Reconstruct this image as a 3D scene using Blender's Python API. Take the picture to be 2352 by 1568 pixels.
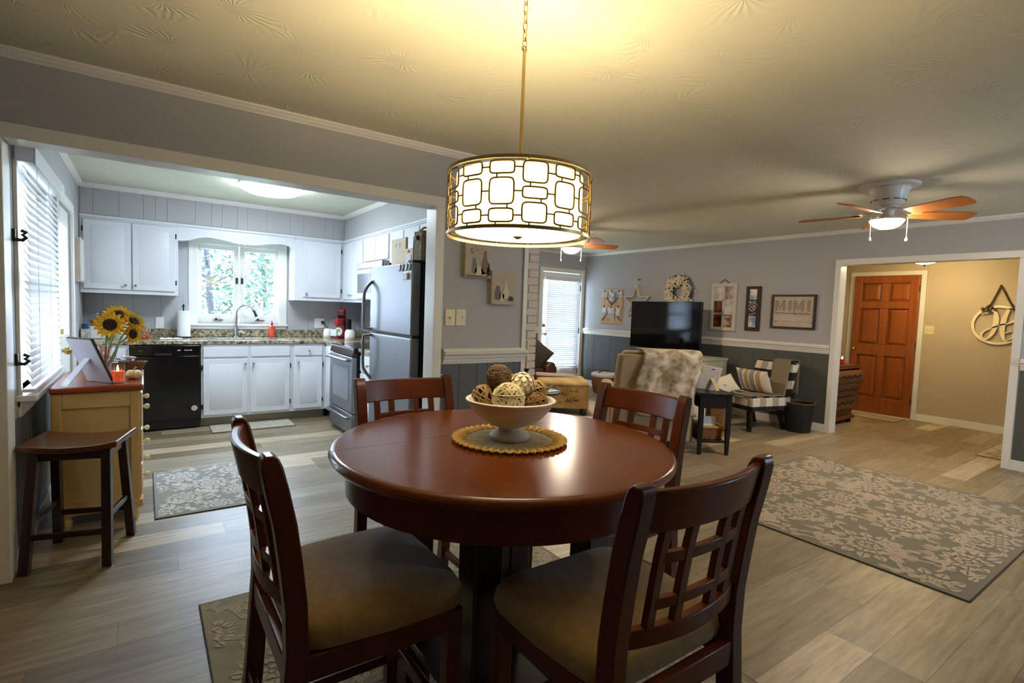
import bpy, bmesh, math, random
from mathutils import Vector, Matrix
for o in list(bpy.data.objects): bpy.data.objects.remove(o)
SC = bpy.context.scene
C = SC.collection
PI = math.pi
# ------------------------------------------------------------ camera, sky, exposure
cd = bpy.data.cameras.new('camera'); cam = bpy.data.objects.new('camera', cd); C.objects.link(cam)
cd.sensor_width = 36.0; cd.lens = 36.0*1195.23/2352; cd.clip_start = 0.02; cd.clip_end = 300
_yaw, _pit, _rol = .6153, -.0611, .036
_fw = Vector((math.sin(_yaw), math.cos(_yaw), 0)); _rt = Vector((math.cos(_yaw), -math.sin(_yaw), 0)); _up = Vector((0, 0, 1))
_F = _fw*math.cos(_pit)+_up*math.sin(_pit); _U0 = _up*math.cos(_pit)-_fw*math.sin(_pit)
_R = _rt*math.cos(_rol)+_U0*math.sin(_rol); _U = _U0*math.cos(_rol)-_rt*math.sin(_rol)
cam.matrix_world = Matrix(((_R.x, _U.x, -_F.x, 0), (_R.y, _U.y, -_F.y, 0), (_R.z, _U.z, -_F.z, 1.3492), (0, 0, 0, 1)))
SC.camera = cam
SKY = 23.0         # overcast sky
EXPOSURE = 1.15
w = bpy.data.worlds.new('world'); SC.world = w; w.use_nodes = True
bg = w.node_tree.nodes['Background']; bg.inputs['Color'].default_value = (.60, .77, 1.0, 1); bg.inputs['Strength'].default_value = SKY
cy = SC.cycles; cy.max_bounces = 7; cy.diffuse_bounces = 3; cy.glossy_bounces = 3; cy.transmission_bounces = 4; cy.transparent_max_bounces = 10; cy.caustics_reflective = False; cy.caustics_refractive = False
vs = SC.view_settings; vs.view_transform = 'Standard'; vs.look = 'None'; vs.exposure = EXPOSURE; vs.gamma = 1; vs.use_curve_mapping = False
PENDANT_UP, PENDANT_SHADE, PENDANT_DISC = 30.0, .2, 4.4
FAN_E, KITCHEN_E, HALL_E = 105.0, 28.0, 24.0
def portal(name, loc, rot, sx, sy):
    l = bpy.data.lights.new(name, 'AREA'); l.shape = 'RECTANGLE'; l.size = sx; l.size_y = sy; l.cycles.is_portal = True
    o = bpy.data.objects.new(name, l); C.objects.link(o); o.location = loc; o.rotation_euler = rot
# portals only guide sky sampling through the window openings, the rear one added for fill, they give no light of their own
portal('sky_portal', (.91, 6.96, 1.52), (-PI/2, 0, 0), .95, .95)
portal('sky_portal', (-.60, 4.0, 1.42), (0, -PI/2, 0), 1.25, 1.1)
portal('sky_portal', (6.16, 7.30, 1.15), (-PI/2, 0, 0), .75, 1.7)
portal('sky_portal', (5.6, -2.36, 1.55), (PI/2, 0, 0), .65, .85)  # sky guide for the added rear window
portal('sky_portal', (3.13, 7.30, 1.35), (-PI/2, 0, 0), .8, 1.3)

# ------------------------------------------------------------ materials
def lin(c):
    c = c/255.0
    return c/12.92 if c <= .04045 else ((c+.055)/1.055)**2.4
def rgb(r, g, b): return (lin(r), lin(g), lin(b), 1)
MATS = {}
def mat(name, col, rough=.5, metal=0, spec=.5, noise=None, bump=None, emit=None, coat=0, sheen=0, trans=0, alpha=1):
    """noise=(second colour, scale, detail, stretch xyz, contrast); bump=(scale, strength, distance, stretch)"""
    if name in MATS: return MATS[name]
    m = bpy.data.materials.new(name); m.use_nodes = True; nt = m.node_tree; N = nt.nodes; L = nt.links
    b = N['Principled BSDF']
    b.inputs['Base Color'].default_value = col; b.inputs['Roughness'].default_value = rough; b.inputs['Metallic'].default_value = metal
    b.inputs['Specular IOR Level'].default_value = spec; b.inputs['Coat Weight'].default_value = coat; b.inputs['Coat Roughness'].default_value = .12
    b.inputs['Sheen Weight'].default_value = sheen; b.inputs['Transmission Weight'].default_value = trans; b.inputs['Alpha'].default_value = alpha
    tc = None
    def coords(st):
        nonlocal tc
        if tc is None: tc = N.new('ShaderNodeTexCoord')
        mp = N.new('ShaderNodeMapping'); mp.inputs['Scale'].default_value = st; L.new(tc.outputs['Object'], mp.inputs['Vector']); return mp
    if noise:
        c2, sc, det, st, con = noise
        mp = coords(st); nz = N.new('ShaderNodeTexNoise'); nz.inputs['Scale'].default_value = sc; nz.inputs['Detail'].default_value = det
        L.new(mp.outputs[0], nz.inputs['Vector'])
        r = N.new('ShaderNodeValToRGB'); r.color_ramp.elements[0].position = .5-con; r.color_ramp.elements[1].position = .5+con
        r.color_ramp.elements[0].color = col; r.color_ramp.elements[1].color = c2
        L.new(nz.outputs['Fac'], r.inputs[0]); L.new(r.outputs[0], b.inputs['Base Color'])
    if bump:
        sc, strength, dist, st = bump
        mp = coords(st); nz = N.new('ShaderNodeTexNoise'); nz.inputs['Scale'].default_value = sc; nz.inputs['Detail'].default_value = 3
        L.new(mp.outputs[0], nz.inputs['Vector']); bp = N.new('ShaderNodeBump'); bp.inputs['Strength'].default_value = strength; bp.inputs['Distance'].default_value = dist
        L.new(nz.outputs['Fac'], bp.inputs['Height']); L.new(bp.outputs[0], b.inputs['Normal'])
    if emit:
        b.inputs['Emission Color'].default_value = emit[0]; b.inputs['Emission Strength'].default_value = emit[1]
    MATS[name] = m
    return m
def glass_mat(name, tint=(1, 1, 1, 1), gloss=.06, rough=.02):
    m = bpy.data.materials.new(name); m.use_nodes = True; N = m.node_tree.nodes; L = m.node_tree.links
    N.remove(N['Principled BSDF']); t = N.new('ShaderNodeBsdfTransparent'); t.inputs[0].default_value = tint
    g = N.new('ShaderNodeBsdfGlossy'); g.inputs['Roughness'].default_value = rough; mx = N.new('ShaderNodeMixShader'); mx.inputs[0].default_value = gloss
    L.new(t.outputs[0], mx.inputs[1]); L.new(g.outputs[0], mx.inputs[2]); L.new(mx.outputs[0], N['Material Output'].inputs[0]); MATS[name] = m
    return m
S1 = (1, 1, 1)
M = {}
M['wall'] = mat('wall paint grey', rgb(177, 177, 178), .55, bump=(60, .06, .002, S1))
M['wall_low'] = mat('wainscot paint dark grey', rgb(86, 88, 83), .45)
M['hallwall'] = mat('hall paint taupe', rgb(186, 172, 146), .5)
M['ceil'] = mat('ceiling texture', rgb(216, 215, 194), .8)
M['trim'] = mat('trim paint white', rgb(232, 229, 222), .35)
M['cab'] = mat('cabinet paint white', rgb(226, 228, 233), .35)
M['wood'] = mat('cherry wood', rgb(106, 46, 9), .3, spec=.3, noise=(rgb(64, 26, 4), 6, 6, (1, 1, .12), .28), coat=.1)
M['top'] = mat('table top wood', rgb(114, 55, 12), .2, spec=.35, noise=(rgb(84, 37, 7), 5, 8, (1.2, .16, 1), .3), coat=.1, bump=(7, .05, .004, (1.5, .5, 1)))
M['darkwood'] = mat('espresso wood', rgb(44, 23, 14), .3, noise=(rgb(30, 14, 8), 8, 4, (1, 1, .2), .25), coat=.2)
M['stoolseat'] = mat('stool seat wood', rgb(112, 64, 28), .25, noise=(rgb(70, 38, 16), 6, 5, (1, .2, 1), .25), coat=.2)
M['seat'] = mat('taupe microfibre', rgb(150, 123, 76), .95, noise=(rgb(134, 108, 62), 40, 3, S1, .2), sheen=.3, bump=(300, .2, .001, S1))
M['black'] = mat('black enamel', rgb(13, 13, 14), .18)
M['blackwood'] = mat('black painted wood', rgb(17, 15, 14), .3)
M['blackmat'] = mat('black matte', rgb(18, 18, 19), .6)
M['steel'] = mat('stainless steel', rgb(146, 147, 150), .5, 1.0, bump=(40, .03, .002, (1, 1, .02)))
M['chrome'] = mat('brushed nickel', rgb(168, 166, 162), .25, 1.0)
M['brass'] = mat('brass', rgb(205, 175, 110), .25, 1.0)
M['bronze'] = mat('dark bronze', rgb(66, 60, 56), .4, .8)
M['granite'] = None
M['cream'] = mat('cream painted wood', rgb(214, 180, 116), .45, noise=(rgb(198, 162, 96), 4, 4, (1, 1, .3), .3))
M['creamlight'] = mat('cream drawer fronts', rgb(232, 212, 170), .4)
M['cherrytop'] = mat('dresser top cherry', rgb(148, 66, 30), .25, noise=(rgb(126, 50, 20), 6, 5, (1, .2, 1), .3), coat=.3)
M['door'] = mat('stained pine door', rgb(158, 88, 38), .3, noise=(rgb(126, 62, 22), 7, 6, (3, 3, .16), .26), coat=.25)
M['chest'] = mat('walnut chest', rgb(112, 62, 30), .35, noise=(rgb(76, 38, 18), 6, 5, (.3, 1, 1), .3))
M['glass'] = glass_mat('window glass')
M['jar'] = glass_mat('jar glass', (.97, .98, .99, 1), .10)
M['pinkglass'] = glass_mat('pink pitcher glass', (.95, .80, .78, 1), .16)
M['blind'] = mat('white blind slat', rgb(238, 240, 245), .4)
M['beige'] = mat('beige upholstery', rgb(168, 150, 122), .9, bump=(200, .2, .001, S1))
M['throw'] = mat('mottled throw', rgb(222, 212, 192), .95, noise=(rgb(150, 130, 96), 14, 9, S1, .15), bump=(90, .4, .004, S1))
M['brown'] = mat('brown leather', rgb(62, 32, 20), .4)
M['darkfab'] = mat('dark olive fabric', rgb(52, 46, 38), .95)
M['greyfab'] = mat('grey throw fabric', rgb(150, 140, 132), .95, bump=(120, .4, .002, S1))
M['taupefab'] = mat('taupe throw fabric', rgb(136, 122, 98), .95, bump=(150, .3, .001, S1))
M['creamfab'] = mat('cream fabric', rgb(226, 214, 190), .9, bump=(200, .2, .001, S1))
M['ottoman'] = mat('printed ottoman fabric', rgb(196, 172, 120), .9, noise=(rgb(150, 118, 66), 5, 6, S1, .2))
M['wicker'] = mat('wicker', rgb(150, 100, 54), .7, noise=(rgb(96, 58, 28), 60, 2, (1, 1, 2.2), .15), bump=(90, .8, .004, (1, 1, 2.5)))
M['seagrass'] = mat('sea grass weave', rgb(150, 136, 104), .85, noise=(rgb(104, 92, 66), 70, 2, (1, 1, .6), .15), bump=(90, .9, .005, S1))
M['brick'] = mat('white painted brick', rgb(216, 206, 192), .6, bump=(70, .35, .003, S1))
M['mortar'] = mat('white painted mortar', rgb(200, 190, 176), .8)
M['red'] = mat('red plastic', rgb(150, 18, 24), .3)
M['white'] = mat('white ceramic', rgb(238, 238, 236), .25)
M['cer2'] = mat('beige ceramic', rgb(205, 194, 172), .4)
M['paper'] = mat('white paper', rgb(240, 240, 240), .8)
M['plate'] = mat('ivory switch plate', rgb(228, 214, 168), .35)
M['candle'] = mat('orange candle wax', rgb(226, 92, 30), .5, emit=(rgb(226, 80, 20), .25))
M['flame'] = mat('candle flame', rgb(255, 200, 120), .5, emit=(rgb(255, 205, 130), 30))
M['lampwhite'] = mat('lit diffuser', rgb(255, 255, 255), .5, emit=((1.0, .87, .64, 1), PENDANT_DISC))
M['shade'] = mat('lit fabric shade', rgb(250, 235, 190), .8, emit=((1.0, .78, .36, 1), PENDANT_SHADE))
M['fanlight'] = mat('lit fan bowl', rgb(255, 255, 255), .4, emit=((1.0, .82, .62, 1), FAN_E))
M['kitlight'] = mat('lit kitchen lens', rgb(255, 255, 255), .4, emit=((.76, .88, 1.0, 1), KITCHEN_E))
M['halllight'] = mat('lit hall bowl', rgb(255, 240, 210), .4, emit=((1.0, .80, .48, 1), HALL_E))
M['fanwhite'] = mat('white fan enamel', rgb(232, 228, 220), .35)
M['blade'] = mat('oak fan blade', rgb(196, 124, 54), .45, noise=(rgb(166, 98, 38), 8, 4, (.15, 1, 1), .3))
M['gold'] = mat('brushed champagne metal', rgb(206, 176, 124), .3, 1.0)
M['lattice'] = mat('backlit champagne lattice', rgb(122, 104, 70), .45, 1.0)  # champagne metal with its backlit darkness put into the colour
M['rugbase'] = mat('rug grey', rgb(122, 115, 98), .95, bump=(300, .3, .001, S1))
M['rugpat'] = mat('rug ivory pile', rgb(176, 161, 141), .95, bump=(300, .3, .001, S1))
M['krug'] = mat('kitchen rug grey', rgb(150, 149, 142), .95)
M['krugpat'] = mat('kitchen rug ivory', rgb(222, 216, 206), .95)
M['trug'] = mat('table rug taupe', rgb(136, 125, 104), .95, noise=(rgb(148, 137, 115), 12, 4, S1, .2), bump=(250, .3, .001, S1))
M['trugpat'] = mat('table rug raised pile', rgb(172, 158, 132), .95)
M['carpet'] = mat('cream area rug', rgb(196, 182, 160), .95, bump=(150, .5, .003, S1))
M['binding'] = mat('rug binding', rgb(70, 64, 54), .9)
M['sage'] = mat('sage painted wood', rgb(196, 190, 156), .45)
M['screen'] = mat('television glass', rgb(5, 6, 8), .07)
M['leaf'] = mat('green leaf', rgb(60, 104, 50), .6)
M['petal'] = mat('sunflower petal', rgb(255, 214, 60), .6)
M['petal2'] = mat('sunflower petal deep', rgb(255, 188, 40), .6)
M['seedhead'] = mat('sunflower centre', rgb(50, 22, 12), .9)
M['stem'] = mat('flower stem', rgb(128, 150, 90), .6)
M['pumpkin'] = mat('cream pumpkin', rgb(236, 210, 160), .5)
M['candy'] = mat('orange candy', rgb(236, 110, 50), .4)
M['driftwood'] = mat('dark sign wood', rgb(72, 52, 36), .7, noise=(rgb(50, 34, 22), 10, 5, (1, 1, .15), .25))
M['frameblk'] = mat('dark brown frame', rgb(50, 36, 24), .5)
M['board'] = mat('whitewashed board', rgb(214, 200, 184), .7, noise=(rgb(190, 174, 156), 9, 5, (1, .2, 1), .25))
M['pine'] = mat('raw pine', rgb(206, 176, 132), .6, noise=(rgb(184, 150, 104), 9, 4, (1, 1, .2), .25))
M['palewood'] = mat('pale maple', rgb(230, 208, 166), .5, noise=(rgb(220, 194, 148), 9, 4, (.2, 1, 1), .25))
M['twine'] = mat('jute twine', rgb(140, 112, 74), .9, noise=(rgb(98, 74, 44), 40, 3, (1, 1, 2), .2), bump=(70, 1.0, .006, (1, 1, 3)))
M['jute'] = mat('jute mat', rgb(196, 182, 144), .9, noise=(rgb(160, 146, 110), 60, 3, S1, .2), bump=(120, .8, .002, S1))
M['straw'] = mat('straw border', rgb(214, 172, 92), .8)
M['vine'] = mat('tan vine', rgb(184, 148, 92), .8)
M['vinew'] = mat('whitewashed vine', rgb(226, 206, 160), .8)
M['vined'] = mat('brown vine', rgb(140, 104, 58), .8)
M['coremat'] = mat('dark ball core', rgb(60, 42, 24), .9)
M['bowl'] = mat('distressed cream wood', rgb(234, 228, 214), .6, noise=(rgb(212, 202, 180), 12, 6, (1, 1, 2), .2))
M['cotton'] = mat('cotton boll', rgb(226, 212, 184), .95)
M['twig'] = mat('twig brown', rgb(62, 44, 26), .9)
M['grass'] = mat('lawn', rgb(112, 122, 100), .95, noise=(rgb(130, 138, 118), 2, 5, S1, .25))
M['bark'] = mat('tree bark', rgb(34, 32, 36), .9)
M['foliage'] = mat('tree foliage', rgb(40, 66, 44), .8)
M['photo_grey'] = mat('photo grey', rgb(176, 164, 154), .3, noise=(rgb(226, 216, 208), 9, 4, S1, .12))
M['photo_dark'] = mat('photo dark', rgb(40, 34, 24), .3, noise=(rgb(140, 78, 44), 10, 4, S1, .1))
M['photo_warm'] = mat('photo warm', rgb(200, 176, 160), .3, noise=(rgb(112, 82, 66), 11, 4, S1, .1))
M['photo_blue'] = mat('photo blue', rgb(112, 150, 190), .3, noise=(rgb(232, 214, 206), 10, 4, S1, .1))
M['grey_letter'] = mat('grey letter paint', rgb(156, 144, 128), .7)
M['ink'] = mat('dark ink', rgb(70, 58, 46), .8)
M['hsign'] = mat('ivory letter wood', rgb(240, 226, 190), .5)
M['silver'] = mat('silver wire', rgb(200, 204, 210), .2, 1.0)
M['plume'] = mat('red plume', rgb(150, 30, 16), .8)
M['label_w'] = mat('white label', rgb(236, 232, 230), .5)
M['magnet'] = mat('blue grey magnet', rgb(120, 140, 146), .5)
M['blue'] = mat('blue box print', rgb(20, 66, 120), .5)
def shade_mat(m):
    N = m.node_tree.nodes; L = m.node_tree.links; p = N['Principled BSDF']; p.inputs['Base Color'].default_value = rgb(90, 84, 70)
    t = N.new('ShaderNodeBsdfTranslucent'); t.inputs[0].default_value = (.46, .42, .30, 1); a = N.new('ShaderNodeAddShader')
    L.new(p.outputs[0], a.inputs[0]); L.new(t.outputs[0], a.inputs[1]); L.new(a.outputs[0], N['Material Output'].inputs[0])
shade_mat(M['shade'])
def granite():
    m = bpy.data.materials.new('granite'); m.use_nodes = True; N = m.node_tree.nodes; L = m.node_tree.links; b = N['Principled BSDF']
    tc = N.new('ShaderNodeTexCoord'); v = N.new('ShaderNodeTexVoronoi'); v.inputs['Scale'].default_value = 42; L.new(tc.outputs['Object'], v.inputs['Vector'])
    n = N.new('ShaderNodeTexNoise'); n.inputs['Scale'].default_value = 26; n.inputs['Detail'].default_value = 6; L.new(tc.outputs['Object'], n.inputs['Vector'])
    mx = N.new('ShaderNodeMath'); mx.operation = 'MULTIPLY_ADD'; mx.inputs[1].default_value = .55; L.new(v.outputs['Color'], mx.inputs[0]); L.new(n.outputs['Fac'], mx.inputs[2])
    r = N.new('ShaderNodeValToRGB'); e = r.color_ramp.elements; e[0].position = .42; e[0].color = rgb(54, 48, 40); e[1].position = 1.0; e[1].color = rgb(190, 180, 156)
    a = e.new(.6); a.color = rgb(108, 98, 76); a = e.new(.78); a.color = rgb(152, 140, 112)
    L.new(mx.outputs[0], r.inputs[0]); L.new(r.outputs[0], b.inputs['Base Color']); b.inputs['Roughness'].default_value = .12
    return m
M['granite'] = granite()
def plank_mat():
    m = bpy.data.materials.new('vinyl plank'); m.use_nodes = True; N = m.node_tree.nodes; L = m.node_tree.links; b = N['Principled BSDF']
    oi = N.new('ShaderNodeObjectInfo'); ge = N.new('ShaderNodeNewGeometry'); ad = N.new('ShaderNodeMath'); L.new(oi.outputs['Random'], ad.inputs[0]); L.new(ge.outputs['Random Per Island'], ad.inputs[1])
    fr = N.new('ShaderNodeMath'); fr.operation = 'FRACT'; L.new(ad.outputs[0], fr.inputs[0])
    r = N.new('ShaderNodeValToRGB'); e = r.color_ramp.elements; r.color_ramp.interpolation = 'CONSTANT'
    e[0].position = 0; e[0].color = rgb(140, 125, 99); e[1].position = .2; e[1].color = rgb(154, 140, 115)
    for p, c in ((.4, (126, 111, 84)), (.58, (147, 132, 105)), (.74, (160, 147, 123)), (.90, (194, 177, 148))): a = e.new(p); a.color = rgb(*c)
    L.new(fr.outputs[0], r.inputs[0])
    cb = N.new('ShaderNodeCombineXYZ'); ml = N.new('ShaderNodeMath'); ml.operation = 'MULTIPLY'; ml.inputs[1].default_value = 37.0; L.new(fr.outputs[0], ml.inputs[0]); L.new(ml.outputs[0], cb.inputs[2])
    va = N.new('ShaderNodeVectorMath'); L.new(ge.outputs['Position'], va.inputs[0]); L.new(cb.outputs[0], va.inputs[1])
    mp = N.new('ShaderNodeMapping'); mp.inputs['Scale'].default_value = (1.6, 17, 1); L.new(va.outputs[0], mp.inputs['Vector'])
    n = N.new('ShaderNodeTexNoise'); n.inputs['Scale'].default_value = 2.2; n.inputs['Detail'].default_value = 7; n.inputs['Roughness'].default_value = .62; L.new(mp.outputs[0], n.inputs['Vector'])
    r2 = N.new('ShaderNodeValToRGB'); r2.color_ramp.elements[0].position = .3; r2.color_ramp.elements[0].color = (.62, .60, .56, 1); r2.color_ramp.elements[1].position = .68; r2.color_ramp.elements[1].color = (1.12, 1.12, 1.13, 1)
    L.new(n.outputs['Fac'], r2.inputs[0])
    mx = N.new('ShaderNodeMix'); mx.data_type = 'RGBA'; mx.blend_type = 'MULTIPLY'; mx.inputs[0].default_value = 1; L.new(r.outputs[0], mx.inputs[6]); L.new(r2.outputs[0], mx.inputs[7])
    L.new(mx.outputs[2], b.inputs['Base Color']); b.inputs['Roughness'].default_value = .40; b.inputs['Specular IOR Level'].default_value = .42
    bp = N.new('ShaderNodeBump'); bp.inputs['Strength'].default_value = .12; bp.inputs['Distance'].default_value = .002; L.new(n.outputs['Fac'], bp.inputs['Height']); L.new(bp.outputs[0], b.inputs['Normal'])
    return m
M['plank'] = plank_mat()
def ceiling_mat(m):
    N = m.node_tree.nodes; L = m.node_tree.links; b = N['Principled BSDF']; tc = N.new('ShaderNodeTexCoord')
    # stomped plaster: fan-shaped ridges radiating inside random cells
    v = N.new('ShaderNodeTexVoronoi'); v.inputs['Scale'].default_value = 3.4; L.new(tc.outputs['Object'], v.inputs['Vector'])
    sub = N.new('ShaderNodeVectorMath'); sub.operation = 'SUBTRACT'; L.new(tc.outputs['Object'], sub.inputs[0])
    sc = N.new('ShaderNodeVectorMath'); sc.operation = 'SCALE'; sc.inputs['Scale'].default_value = 1.0; L.new(v.outputs['Position'], sc.inputs[0]); L.new(sc.outputs[0], sub.inputs[1])
    sp = N.new('ShaderNodeSeparateXYZ'); L.new(sub.outputs[0], sp.inputs[0])
    at = N.new('ShaderNodeMath'); at.operation = 'ARCTAN2'; L.new(sp.outputs[1], at.inputs[0]); L.new(sp.outputs[0], at.inputs[1])
    n = N.new('ShaderNodeTexNoise'); n.inputs['Scale'].default_value = 9; n.inputs['Detail'].default_value = 4; L.new(tc.outputs['Object'], n.inputs['Vector'])
    ma = N.new('ShaderNodeMath'); ma.operation = 'MULTIPLY_ADD'; ma.inputs[1].default_value = 22; L.new(at.outputs[0], ma.inputs[0])
    m2 = N.new('ShaderNodeMath'); m2.operation = 'MULTIPLY'; m2.inputs[1].default_value = 12; L.new(n.outputs['Fac'], m2.inputs[0]); L.new(m2.outputs[0], ma.inputs[2])
    si = N.new('ShaderNodeMath'); si.operation = 'SINE'; L.new(ma.outputs[0], si.inputs[0])
    mk = N.new('ShaderNodeTexNoise'); mk.inputs['Scale'].default_value = 5; mk.inputs['Detail'].default_value = 2; L.new(tc.outputs['Object'], mk.inputs['Vector'])
    rp = N.new('ShaderNodeMapRange'); rp.inputs[1].default_value = .5; rp.inputs[2].default_value = .68; L.new(mk.outputs['Fac'], rp.inputs[0])
    pr = N.new('ShaderNodeMath'); pr.operation = 'MULTIPLY'; L.new(si.outputs[0], pr.inputs[0]); L.new(rp.outputs[0], pr.inputs[1])
    bp = N.new('ShaderNodeBump'); bp.inputs['Strength'].default_value = .45; bp.inputs['Distance'].default_value = .003; L.new(pr.outputs[0], bp.inputs['Height']); L.new(bp.outputs[0], b.inputs['Normal'])
ceiling_mat(M['ceil'])
def groove_mat(name, base):
    """painted panelling: fine vertical V-grooves at uneven spacing as relief"""
    m = base.copy(); m.name = name
    return m

# ------------------------------------------------------------ mesh helpers
class MB:
    def __init__(s): s.v = []; s.f = []
    def add(s, vs, fs):
        k = len(s.v); s.v += [tuple(p) for p in vs]; s.f += [tuple(i+k for i in f) for f in fs]; return s
    def box(s, x0, y0, z0, x1, y1, z1):
        return s.add([(x0, y0, z0), (x1, y0, z0), (x1, y1, z0), (x0, y1, z0), (x0, y0, z1), (x1, y0, z1), (x1, y1, z1), (x0, y1, z1)],
                     [(3, 2, 1, 0), (4, 5, 6, 7), (0, 1, 5, 4), (1, 2, 6, 5), (2, 3, 7, 6), (3, 0, 4, 7)])
    def obox(s, c, h, m):
        c = Vector(c); return s.add([c+m@Vector((sx*h[0], sy*h[1], sz*h[2])) for sz in (-1, 1) for sx, sy in ((-1, -1), (1, -1), (1, 1), (-1, 1))],
                     [(3, 2, 1, 0), (4, 5, 6, 7), (0, 1, 5, 4), (1, 2, 6, 5), (2, 3, 7, 6), (3, 0, 4, 7)])
    def rings(s, R, cap=True, closed=False):
        n = len(R[0]); vs = [p for r in R for p in r]; fs = []
        m = len(R)
        for i in range(m if closed else m-1):
            j = (i+1) % m
            for k in range(n): fs.append((i*n+k, i*n+(k+1) % n, j*n+(k+1) % n, j*n+k))
        if cap and not closed: fs.append(tuple(range(n-1, -1, -1))); fs.append(tuple((m-1)*n+k for k in range(n)))
        return s.add(vs, fs)
    def lathe(s, prof, cx=0, cy=0, n=24, cap=True, sx=1, sy=1):
        return s.rings([[(cx+sx*r*math.cos(2*PI*k/n), cy+sy*r*math.sin(2*PI*k/n), z) for k in range(n)] for r, z in prof], cap)
    def cyl(s, p0, p1, r0, r1=None, n=12, cap=True):
        return s.tube([p0, p1], [r0, r0 if r1 is None else r1], n, cap=cap)
    def tube(s, pts, r, n=8, closed=False, cap=True, flat=1.0):
        pts = [Vector(p) for p in pts]; m = len(pts); R = []; prev = None
        for i, p in enumerate(pts):
            a = pts[(i-1) % m] if (closed or i > 0) else p; b = pts[(i+1) % m] if (closed or i < m-1) else p
            t = (b-a); t = t.normalized() if t.length > 1e-9 else Vector((0, 0, 1))
            if prev is None:
                u = t.cross(Vector((0, 0, 1)));
                if u.length < 1e-3: u = t.cross(Vector((1, 0, 0)))
            else:
                u = prev-t*prev.dot(t)
                if u.length < 1e-6: u = t.cross(Vector((0, 1, 0)))
            u.normalize(); prev = u; w_ = t.cross(u); rr = r[i] if isinstance(r, (list, tuple)) else r
            R.append([p+u*math.cos(2*PI*k/n)*rr+w_*math.sin(2*PI*k/n)*rr*flat for k in range(n)])
        return s.rings(R, cap, closed)
    def prism(s, poly, ax, a, b):
        def P(u, v, t): return {'x': (t, u, v), 'y': (u, t, v), 'z': (u, v, t)}[ax]
        n = len(poly); vs = [P(u, v, a) for u, v in poly]+[P(u, v, b) for u, v in poly]
        return s.add(vs, [tuple(range(n-1, -1, -1)), tuple(range(n, 2*n))]+[(k, (k+1) % n, n+(k+1) % n, n+k) for k in range(n)])
    def sphere(s, c, r, n=12, m=8, sz=1, sx=1, sy=1):
        R = []
        for i in range(1, m):
            a = PI*i/m-PI/2; R.append([(c[0]+sx*r*math.cos(a)*math.cos(2*PI*k/n), c[1]+sy*r*math.cos(a)*math.sin(2*PI*k/n), c[2]+sz*r*math.sin(a)) for k in range(n)])
        b = len(s.v); s.rings(R, False); e = len(s.v); s.v += [(c[0], c[1], c[2]-sz*r), (c[0], c[1], c[2]+sz*r)]
        for k in range(n): s.f.append((b+(k+1) % n, b+k, e)); s.f.append((e-n+k, e-n+(k+1) % n, e+1))
        return s
    def grid(s, fn, nu, nv, thick=0):
        """surface fn(u,v)->point, u,v in 0..1; thick: list of (top,bottom) handled by caller"""
        vs = [fn(i/nu, j/nv) for j in range(nv+1) for i in range(nu+1)]
        return s.add(vs, [(j*(nu+1)+i, j*(nu+1)+i+1, (j+1)*(nu+1)+i+1, (j+1)*(nu+1)+i) for j in range(nv) for i in range(nu)])
    def pillow(s, w, h, t, n=12, pinch=.06):
        """cushion in the xz plane, thickness along y, centred on origin"""
        for sg in (1, -1):
            def fn(u, v, sg=sg):
                a, b = 2*u-1, 2*v-1; d = max(0, (1-a*a)*(1-b*b))**.45
                k = 1-pinch*(1-abs(b))*0-pinch*(1-b*b)*abs(a)**3; k2 = 1-pinch*(1-a*a)*abs(b)**3
                p = (a*w/2*k, sg*t/2*d, b*h/2*k2); return p
            vs = [fn(i/n, j/n) for j in range(n+1) for i in range(n+1)]
            fs = [(j*(n+1)+i, j*(n+1)+i+1, (j+1)*(n+1)+i+1, (j+1)*(n+1)+i) for j in range(n) for i in range(n)]
            s.add(vs, fs if sg < 0 else [f[::-1] for f in fs])
        return s
    def xf(s, m): s.v = [tuple(m@Vector(p)) for p in s.v]; return s
    def mv(s, x, y, z): s.v = [(p[0]+x, p[1]+y, p[2]+z) for p in s.v]; return s
    def mesh(s, name, m, smooth=True, ang=35):
        me = bpy.data.meshes.new(name); me.from_pydata(s.v, [], s.f); me.update()
        bm = bmesh.new(); bm.from_mesh(me); bmesh.ops.recalc_face_normals(bm, faces=bm.faces); bm.to_mesh(me); bm.free()
        if m is not None: me.materials.append(m)
        if smooth:
            me.polygons.foreach_set('use_smooth', [True]*len(me.polygons)); me.set_sharp_from_angle(angle=math.radians(ang))
        return me
def link(name, me, parent=None, bev=0, seg=2):
    o = bpy.data.objects.new(name, me); C.objects.link(o)
    if parent is not None: o.parent = parent
    if bev:
        b = o.modifiers.new('edge', 'BEVEL'); b.width = bev; b.segments = seg; b.limit_method = 'ANGLE'; b.angle_limit = math.radians(40); b.harden_normals = False
    return o
def obj(name, mb, m, parent=None, bev=0, smooth=True, seg=2):
    if isinstance(m, str): m = M[m]
    return link(name, mb.mesh(name, m, smooth), parent, bev, seg)
def tag(o, label, cat, group=None, kind=None):
    o['label'] = label; o['category'] = cat
    if group: o['group'] = group
    if kind: o['kind'] = kind
    return o
def thing(name, label, cat, loc=(0, 0, 0), rz=0, group=None):
    o = bpy.data.objects.new(name, None); C.objects.link(o); o.location = loc; o.rotation_euler = (0, 0, rz); o.empty_display_size = .05
    return tag(o, label, cat, group)
def struct(name, mb, m, parent=None, bev=0, smooth=False):
    o = obj(name, mb, m, parent, bev, smooth)
    if parent is None: o['kind'] = 'structure'
    return o
def copy_tree(o, parent=None):
    c = o.copy(); C.objects.link(c); c.parent = parent
    for ch in list(o.children): copy_tree(ch, c)
    return c
def B(*a): return MB().box(*a)
def rot(ax, d): return Matrix.Rotation(math.radians(d), 3, ax)
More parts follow.
